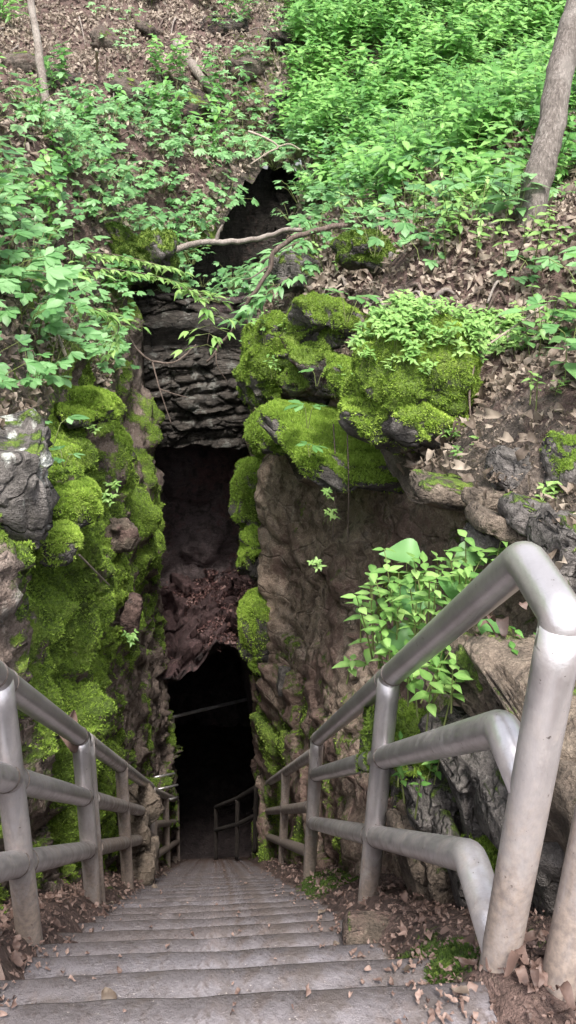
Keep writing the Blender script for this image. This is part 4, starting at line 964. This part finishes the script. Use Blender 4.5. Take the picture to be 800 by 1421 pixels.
limb('vine', [P(132, 68, 11), dep(136, 100, .15), dep(130, 130, .15), dep(139, 168, .1)], .022, .016, M_PALE, 'pale curved vine stem on the leaf littered far left slope', 'vine', wob=.03)
limb('root', [P(180, 470, 8.4), P(212, 503, 8.5), P(245, 500, 8.6), P(272, 478, 8.6)], .013, .008, M_TWIG, 'bare root looping over the layered rock arch', 'root', wob=.03,
     tw=[([P(212, 503, 8.5), P(222, 540, 8.5), P(238, 588, 8.5)], .01, .005), ([P(222, 540, 8.5), P(240, 546, 8.5), P(262, 552, 8.5)], .008, .004)])
limb('stick', [P(110, 770, 3.95), P(130, 790, 4.2), P(152, 812, 4.5)], .006, .004, M_PALE, 'thin straw-coloured stick lying on the moss of the left wall', 'stick')
limb('stick', [P(96, 505, 5.0), P(72, 440, 5.3), P(68, 400, 5.5)], .012, .008, M_PALE, 'bent pale stick among the creepers at the left edge', 'stick')
limb('root', [dep(760, 275, .05), dep(785, 268, .08), dep(815, 262, .05)], .06, .05, M_TWIG, 'dark root lying on the ground right of the tree foot', 'root')
limb('root', [P(694, 545, 3.55), P(700, 575, 3.5), P(708, 600, 3.45)], .008, .004, M_TWIG, 'thin root dangling over the bare soil right of the boulder', 'root')
limb('hanging_vine', [P(463, 588, 4.9), P(466, 660, 4.9), P(462, 750, 5.0)], .004, .003, M_TWIG, 'thin hanging vine under the ledge, left of two', 'vine')
limb('hanging_vine', [P(482, 590, 4.8), P(484, 670, 4.8), P(483, 752, 4.9)], .004, .003, M_TWIG, 'thin hanging vine under the ledge, right of two', 'vine')
limb('dead_stalk', [P(660, 500, 3.9), P(652, 545, 3.85), P(655, 595, 3.8)], .006, .004, M_TWIG, 'dry stalk hanging beside the big rounded boulder', 'stalk')
limb('stick', [P(755, 425, 4.2), P(690, 470, 4.0), P(640, 505, 3.9)], .006, .004, M_PALE, 'long thin dry stick across the soil right of the boulder crown', 'stick')
sr = np.random.default_rng(9)
for k in range(70):
    px, py = sr.uniform(0, 430), sr.uniform(0, 200)
    if k > 52: px, py = sr.uniform(430, 800), sr.uniform(300, 440)
    a = dep(px, py, .05); b = dep(px + sr.uniform(-45, 45), py + sr.uniform(-10, 45), .05)
    if np.linalg.norm(a - b) > 1.6: continue
    limb('fallen_twig', [a, (a + b) / 2 + np.array([0, 0, sr.uniform(.02, .12)]), b], sr.uniform(.009, .022), .007, M_DEADWOOD if k % 2 else M_TWIG, 'slender dead twig lying in the leaf litter ' + ('uphill on the far left slope' if px < 430 else 'near the tree foot'), 'twig', 'twigs in the litter on the ' + ('far slope' if px < 430 else 'right slope'), seg=6, n=5)

# ------------------------------------------------------------------ individual near plants with parts
def leaf_child(root, V, Fs, mat, tint):
    o = mobj('leaf', V, Fs, mat, root, attrs={'tint': np.full(len(V), tint) + np.tile([-.1, .3, 0], len(V) // 3)}); return o
def plant(name, p, label, cat='plant'):
    o = empty(name, p); return tag(o, label, cat)
pr = np.random.default_rng(55)
def part_stem(root, pts, r0=.004, r1=.002, mat=None):
    V, Fs = tube(pts, np.linspace(r0, r1, len(pts)), 6, True); return mobj('stem', V, Fs, mat or M_STEM, root, attrs={'tint': np.full(len(V), .5)})
def big_leaf_plant(p, leaves, label, mat=M_MINT):
    "leaves: (photo px, py, depth, length, azimuth deg, pitch deg)"
    root = plant('broadleaf_plant', p, label)
    for (px, py, d, L, az, pi_) in leaves:
        q_ = P(px, py, d) - p; m = q_ * .5 + np.array([0, 0, .05]); part_stem(root, [np.zeros(3), m, q_], .004, .0022)
        V, Fs = leaf(L, L * .74, 10, .25, .22, 'heart', .6); leaf_child(root, orient(V, q_, R_(az), R_(pi_), (.65 if -90 < az < 90 else -.65) * (abs(az + 75) > 20)), Fs, mat, pr.uniform(-.1, .3))
    return root
pb = P(612, 905, 2.75)
big_leaf_plant(pb, [(584, 768, 2.75, .14, 175, 5), (632, 770, 2.7, .13, -15, 5), (618, 800, 2.65, .15, -70, -15), (590, 820, 2.6, .15, 200, -20), (575, 880, 2.6, .13, 190, -10), (615, 905, 2.55, .11, -80, -55), (668, 860, 2.5, .13, -60, -30)],
               'tallest plant behind the top rail, with big pale heart-shaped leaves')
def multi(name, p, label, fn, mats, scale=1.0, **kw):
    "a near plant: its stems one part, each leaf a part of its own"
    root = plant(name, p, label); mb = MB(); fn(mb, np.random.default_rng(int(abs(p[0] * 1000 + p[1] * 77)) + 3), **kw)
    off = 0; si = MB(); k = 0
    bounds = []
    fi = 0
    for Vv, tt in zip(mb.V, mb.t):
        n = len(Vv); fs = []
        while fi < len(mb.F) and max(mb.F[fi]) < off + n: fs.append(tuple(i - off for i in mb.F[fi])); mt = mb.m[fi]; fi += 1
        if mt == 1: si.add(Vv * scale, fs, 0, .5)
        elif k < 98: leaf_child(root, Vv * scale, fs, mats[0], float(tt[0])); k += 1
        off += n
    si.obj('stem', [mats[1]], root); return root
nearpl = [
    ('leafy_plant', 528, 890, 2.75, 'bright small-leaved plant at the left flank of the clump behind the top rail', make_leafy, M_BRIGHT, dict(stems=9, h=.20, L=.055, spread=.17)),
    ('leafy_plant', 560, 865, 2.65, 'bright small-leaved plant under the lobed big leaf', make_leafy, M_BRIGHT, dict(stems=9, h=.20, L=.055, spread=.17)),
    ('leafy_plant', 605, 862, 2.55, 'bright small-leaved plant in the middle of the clump behind the top rail', make_leafy, M_BRIGHT, dict(stems=9, h=.20, L=.055, spread=.17)),
    ('leafy_plant', 655, 815, 2.6, 'bright small-leaved plant at the upper right of the clump', make_leafy, M_BRIGHT, dict(stems=7, h=.16, L=.055, spread=.14)),
    ('leafy_plant', 575, 955, 2.5, 'small-leaved plant hanging over the mossy stone, beside the second post', make_leafy, M_BRIGHT, dict(stems=5, h=.15, L=.055, spread=.16)),
    ('leafy_plant', 640, 960, 2.4, 'small-leaved plant under the top rail next to the brown weathered stone', make_leafy, M_BRIGHT, dict(stems=4, h=.12, L=.055, spread=.14)),
    ('leafy_plant', 575, 1090, 2.5, 'ferny dark green plant between the middle rails', make_leafy, M_BROAD, dict(stems=6, h=.12, L=.035, spread=.16)),
    ('leafy_plant', 578, 905, 2.6, 'bushy bright green plant with many small leaves left of the big heart leaves', make_leafy, M_BRIGHT, dict(stems=6, h=.24, L=.045, spread=.2)),
    ('leafy_plant', 548, 935, 2.75, 'bushy bright green plant in front of the mossy stone, lowest of its clump', make_leafy, M_BRIGHT, dict(stems=4, h=.2, L=.05, spread=.16)),
    ('leafy_plant', 600, 985, 2.45, 'drooping pointed-leaf plant showing beneath the top rail', make_leafy, M_BRIGHT, dict(stems=3, h=.16, L=.07, spread=.12)),
    ('leafy_plant', 640, 830, 2.75, 'bright leafy plant just above the top rail under the heart leaves', make_leafy, M_BRIGHT, dict(stems=4, h=.16, L=.05, spread=.14)),
    ('leafy_plant', 718, 925, 2.35, 'small dark green plant beside the dead leaves near the end post', make_leafy, M_BROAD, dict(stems=4, h=.1, L=.04, spread=.12)),
    ('leafy_plant', 505, 915, 3.1, 'five-leaf sprout standing apart on the soil left of the bushy clump', make_leafy, M_BRIGHT, dict(stems=1, h=.14, L=.085, spread=.02)),
    ('leafy_plant', 482, 935, 3.1, 'single upright bright leaf low above the handrail', make_leafy, M_BRIGHT, dict(stems=1, h=.06, L=.07, spread=.01)),
    ('leafy_plant', 745, 490, 3.45, 'pale oval-leaved plant right of the big mossy boulder', make_leafy, M_MINT, dict(stems=2, h=.3, L=.12, spread=.1)),
    ('leafy_plant', 790, 520, 3.1, 'broad-leaved plant at the right picture edge above the soil bank', make_leafy, M_MINT, dict(stems=2, h=.2, L=.12, spread=.1)),
    ('leafy_plant', 755, 540, 3.4, 'low bright plant under the pale oval-leaved plant', make_leafy, M_BRIGHT, dict(stems=4, h=.09, L=.04, spread=.14)),
    ('creeper_plant', 70, 612, 3.7, 'five-leaflet plant on top of the white streaked block', make_creeper, M_CREEP, dict(n=3, spread=.12, L=.085, h=.1)),
    ('creeper_plant', 88, 640, 3.9, 'low five-leaflet plant hanging down the side of the streaked block', make_creeper, M_CREEP, dict(n=3, spread=.09, L=.06, h=.04)),
    ('creeper_plant', 428, 588, 4.9, 'single five-leaflet plant in the ledge hollow, the upper one', make_creeper, M_MINT, dict(n=2, spread=.04, L=.12, h=.1)),
    ('creeper_plant', 430, 628, 4.8, 'small five-leaflet plant hanging over the ledge front', make_creeper, M_MINT, dict(n=2, spread=.04, L=.085, h=.05)),
    ('creeper_plant', 482, 440, 4.9, 'large five-leaflet leaves reaching over the rounded mossy rock', make_creeper, M_MINT, dict(n=3, spread=.18, L=.16, h=.12)),
    ('creeper_plant', 440, 530, 5.2, 'grey green broad leaf plant leaning over the moss mound', make_creeper, M_MINT, dict(n=2, spread=.08, L=.13, h=.08)),
    ('creeper_plant', 520, 350, 5.8, 'tall five-leaflet plant near the dark mossy rock', make_creeper, M_CREEP, dict(n=5, spread=.26, L=.15, h=.22)),
    ('leafy_plant', 605, 345, 5.7, 'bushy light green plant uphill of the boulder crown', make_leafy, M_BRIGHT, dict(stems=5, h=.4, L=.075, spread=.25)),
    ('leafy_plant', 700, 300, 6.0, 'large-leaved plant in front of the leaning tree', make_leafy, M_CREEP, dict(stems=3, h=.45, L=.15, spread=.2)),
    ('leafy_plant', 485, 545, 4.7, 'bright clump of small leaves between the ledge and boulder', make_leafy, M_BRIGHT, dict(stems=6, h=.18, L=.045, spread=.16)),
    ('leafy_plant', 372, 470, 6.6, 'bright clump of small leaves on the tall mossy rock at the gorge edge', make_leafy, M_BRIGHT, dict(stems=6, h=.24, L=.06, spread=.25)),
    ('leafy_plant', 395, 520, 6.3, 'low bright clump of small leaves halfway down the mossy rim', make_leafy, M_BRIGHT, dict(stems=6, h=.16, L=.055, spread=.24)),
]
for nm, px, py, d, lb, fn, mt, kw in nearpl:
    p_ = hill_hit(px, py + 12) if px > 590 and py < 560 else None
    multi(nm, P(px, py, d) if p_ is None else p_, lb, fn, [mt, M_STEM], **kw)
for k in range(34):
    p_ = hill_hit(sr.uniform(430, 720) if k < 24 else sr.uniform(700, 800), sr.uniform(255, 400) if k < 24 else sr.uniform(340, 520))
    if p_ is None: continue
    if k % 3 == 0: put(CREEPS[k % 4], 'creeper_plant', p_, sr.uniform(.9, 1.5), 'five-leaflet creeper plant in the brown litter between boulder and tree', 'plant', 'creepers in the litter near the tree')
    else: put(LEAFYB[k % 4], 'leafy_plant', p_, sr.uniform(.8, 1.5), 'loose bright leafy plant in the brown litter between boulder and tree', 'plant', 'leafy plants in the litter near the tree')
# arching sprays over the gorge
def spray(pts, label, n=18, L=.095, mat=M_BRIGHT, side=5):
    pts = [P(*a) for a in pts]; path = smooth_path(pts, 10); root = plant('leafy_branch', path[0], label, 'branch'); q_ = path - path[0]; part_stem(root, q_, .007, .002, M_TWIG)
    k = 0
    for i in np.linspace(2, len(q_) - 1, n).astype(int):
        t = unit(q_[i] - q_[i - 1]); az = math.atan2(t[1], t[0])
        for s in (-1, 1):
            l = L * pr.uniform(.7, 1.2); sub = pr.uniform(.0, .22); b = q_[i] + np.array([math.cos(az + s * 1.1), math.sin(az + s * 1.1), -.1]) * sub * .0
            tip = b + np.array([math.cos(az + s * 1.0) * sub, math.sin(az + s * 1.0) * sub, -sub * .2])
            if sub > .05: part_stem(root, [b, (b + tip) / 2, tip], .002, .0012)
            for (pp, aa) in ((tip, az + s * .9), (tip, az + s * .2), ((b + tip) / 2, az + s * 1.6)):
                if k >= 96: break
                V, Fs = leaf(l, l * .48, 4, pr.uniform(.2, .5), .18); leaf_child(root, orient(V, pp, aa + pr.uniform(-.3, .3), pr.uniform(-.5, .2), pr.uniform(-.3, .3)), Fs, mat, pr.uniform(.2, .9)); k += 1
    return root
spray([(60, 380, 6.0), (120, 372, 6.1), (190, 378, 6.3), (245, 392, 6.6), (275, 412, 6.8)], 'long arching spray of small bright leaves reaching over the gorge from the left')
spray([(245, 398, 6.9), (275, 408, 6.8), (292, 440, 6.8), (288, 478, 6.8)], 'leafy tip hanging straight down into the gorge at mid picture', 9, .11)
spray([(95, 420, 5.4), (130, 428, 5.5), (165, 450, 5.7), (150, 490, 5.7)], 'lower spray of small leaves drooping over the left mossy rim', 13, .095)
spray([(110, 350, 6.6), (150, 352, 6.7), (200, 362, 6.9), (235, 372, 7.1)], 'short upper spray of bright leaves above the long arching spray', 13, .095)
spray([(430, 330, 7.9), (395, 345, 7.7), (350, 372, 7.6), (322, 398, 7.6)], 'spray of pale leaves leaning over the gorge from the right rim', 12, .14, M_CREEP)
spray([(440, 360, 7.4), (400, 385, 7.2), (365, 415, 7.2), (335, 440, 7.3)], 'lower pale spray on the right rim beside the hanging branch', 11, .14, M_CREEP)

# seedlings on the boulder crown and on the wall moss
cv, cn = CROWN[0]; cpx_, cpy_, _ = proj(cv)
ci = np.where((cn[:, 2] > .15) & (cv[:, 2] > cv[:, 2].max() - .30) & (cn[:, 1] < .5))[0]
for k, j in enumerate(sr.choice(ci, 120, replace=False)):
    if cv[j, 2] < cv[:, 2].max() - .16 and k % 2: continue
    put(SEED[k % 5], 'seedling', cv[j], random.uniform(.9, 1.5), 'tiny bright seedling in the carpet crowning the big mossy boulder', 'seedling', 'seedlings on the boulder crown')
for k in range(46):
    p = hill_hit(sr.uniform(655, 735), sr.uniform(440, 500))
    if p is not None: put(SEED[k % 5], 'seedling', p, random.uniform(.9, 1.6), 'tiny bright seedling on the litter just right of the big mossy boulder', 'seedling', 'seedlings right of the boulder')
for k, (px, py, d, lb) in enumerate([(497, 625, 4.2, 'tiny plant'), (628, 608, 3.85, 'low seedling on the mossy slab under the boulder'), (664, 635, 3.5, 'bright seedling at the corner of the mossy slab'), (640, 640, 3.55, 'seedling beside the dead leaf on the flat slab'),
        (712, 628, 3.4, 'small seedling alone in the middle of the bare soil'), (694, 662, 3.25, 'tiny seedling above the small tan slab'), (752, 690, 2.8, 'seedling beside the bluish half buried stone'), (455, 690, 4.9, 'star-shaped seedling on the wall under the ledge, the upper'), (457, 724, 4.9, 'star-shaped seedling on the wall under the ledge, the lower'),
        (440, 785, 4.6, 'seedling on the reddish soil of the right wall'), (160, 680, 5.6, 'tiny pale seedling on the upper left wall moss'), (150, 700, 5.4, 'tiny pale seedling below another high on the left wall'), (148, 785, 5.2, 'pale seedling beside the straw-coloured stick'),
        (182, 890, 5.6, 'pale seedling low on the left wall moss'), (130, 600, 5.2, 'seedling in the dark hollow of the left rim'), (690, 770, 2.7, 'seedling in the crack beside the dark tucked slab')]):
    if k == 0: continue
    put(SEED[k % 5], 'seedling', P(px, py, d), random.uniform(1.0, 1.5), lb, 'seedling')
mbg = MB(); make_grass(mbg, np.random.default_rng(4)); put(mbg.data('grass_tuft', [M_BROAD]), 'grass_tuft', dep(432, 262, .05), 1.6, 'tuft of fine grass blades on the right bank of the gully', 'grass')

# prominent dead leaves
def dead(p, s, label, group=None, az=0, pitch=.3, seed=0):
    r = np.random.default_rng(seed); V, Fs = leaf(s, s * .6, 7, r.uniform(-.2, .4), r.uniform(.3, .8), 'ovate', 2.5); V = orient(V, (0, 0, 0), az, pitch, r.uniform(-.4, .4)); V[:, 2] += fbm(V + seed, 22, 2) * s * .16
    o = mobj('dead_leaf', V, Fs, M_DEADB, loc=p, attrs={'tint': np.full(len(V), r.uniform(.0, .5))}); tag(o, label, 'leaf', group); return o
dead(P(95, 1000, 3.1), .17, 'long tan dead leaf stuck upright on the left mossy wall', az=R_(100), pitch=-1.2, seed=1)
dead(P(640, 672, 3.4), .17, 'spidery dead leaf on the flat slab under the boulder', az=R_(20), pitch=.1, seed=2)
for k in range(46):
    p = np.array([.60 + pr.normal() * .08, 1.04 + pr.normal() * .09, 0]); p[2] = verge_z(p[0], p[1]) + .008 + abs(pr.normal()) * .025
    dead(p, pr.uniform(.025, .05), 'crumpled brown leaf in the heap at the end post foot', 'leaves heaped at the end post', pr.uniform(0, 6.28), pr.uniform(-.3, .7), 10 + k)
for k in range(12):
    p = P(670 + pr.uniform(-10, 85), 880 + pr.uniform(-35, 35), 2.38); dead(p, pr.uniform(.04, .075), 'pinkish dead leaf on the rocks behind the top rail', 'dead leaves behind the top rail', pr.uniform(0, 6.28), pr.uniform(-.2, .6), 50 + k)
for k in range(16):
    p = np.array([-.55 - pr.uniform(-.08, .12), pr.uniform(1.3, 1.75), 0]); p[2] = verge_z(p[0], p[1]) + .01; dead(p, pr.uniform(.03, .055), 'dead leaf gathered at the left end of the steps', 'dead leaves at the left step ends', pr.uniform(0, 6.28), pr.uniform(-.1, .6), 80 + k)
limb('stick', [P(700, 1320, 1.72), P(722, 1360, 1.6), P(735, 1400, 1.52)], .004, .003, M_PALE, 'thin pale stick lying over the leaf heap at the end post', 'stick')

# ------------------------------------------------------------------ light, sky, camera
w = bpy.data.worlds.new('World'); scene.world = w; w.use_nodes = True; nt = w.node_tree; nt.nodes.clear()
sky = nt.nodes.new('ShaderNodeTexSky'); sky.sky_type = 'NISHITA'; sky.sun_disc = False; EL, AZ = R_(64), R_(181)
sky.sun_elevation = EL; sky.sun_rotation = AZ; sky.dust_density = 4.0; sky.air_density = .8
bg = nt.nodes.new('ShaderNodeBackground'); bg.inputs['Strength'].default_value = .105; ow = nt.nodes.new('ShaderNodeOutputWorld')
hs = nt.nodes.new('ShaderNodeHueSaturation'); hs.inputs['Saturation'].default_value = .35; nt.links.new(sky.outputs[0], hs.inputs['Color']); nt.links.new(hs.outputs[0], bg.inputs[0]); nt.links.new(bg.outputs[0], ow.inputs[0])
sl = bpy.data.lights.new('sun', 'SUN'); sl.energy = 1.5; sl.angle = R_(12); sl.color = (1, .95, .87); so = bpy.data.objects.new('sun', sl); link(so)
sd = Vector((math.sin(AZ) * math.cos(EL), math.cos(AZ) * math.cos(EL), math.sin(EL))); so.rotation_euler = sd.to_track_quat('Z', 'Y').to_euler()
cam = bpy.data.cameras.new('camera'); co = bpy.data.objects.new('camera', cam); link(co)
cam.sensor_fit = 'VERTICAL'; cam.sensor_height = 36; cam.lens = F / 1421 * 36; cam.clip_end = 200; cam.clip_start = .05
M4 = Matrix.Identity(4)
for i in range(3):
    for j in range(3): M4[i][j] = RW[i][j]
co.matrix_world = M4; scene.camera = co
vs = scene.view_settings; vs.view_transform = 'Standard'; vs.look = 'None'; vs.exposure = 2.0; vs.gamma = 1; vs.use_curve_mapping = False
scene.cycles.max_bounces = 6; scene.cycles.diffuse_bounces = 4; scene.cycles.use_denoising = True
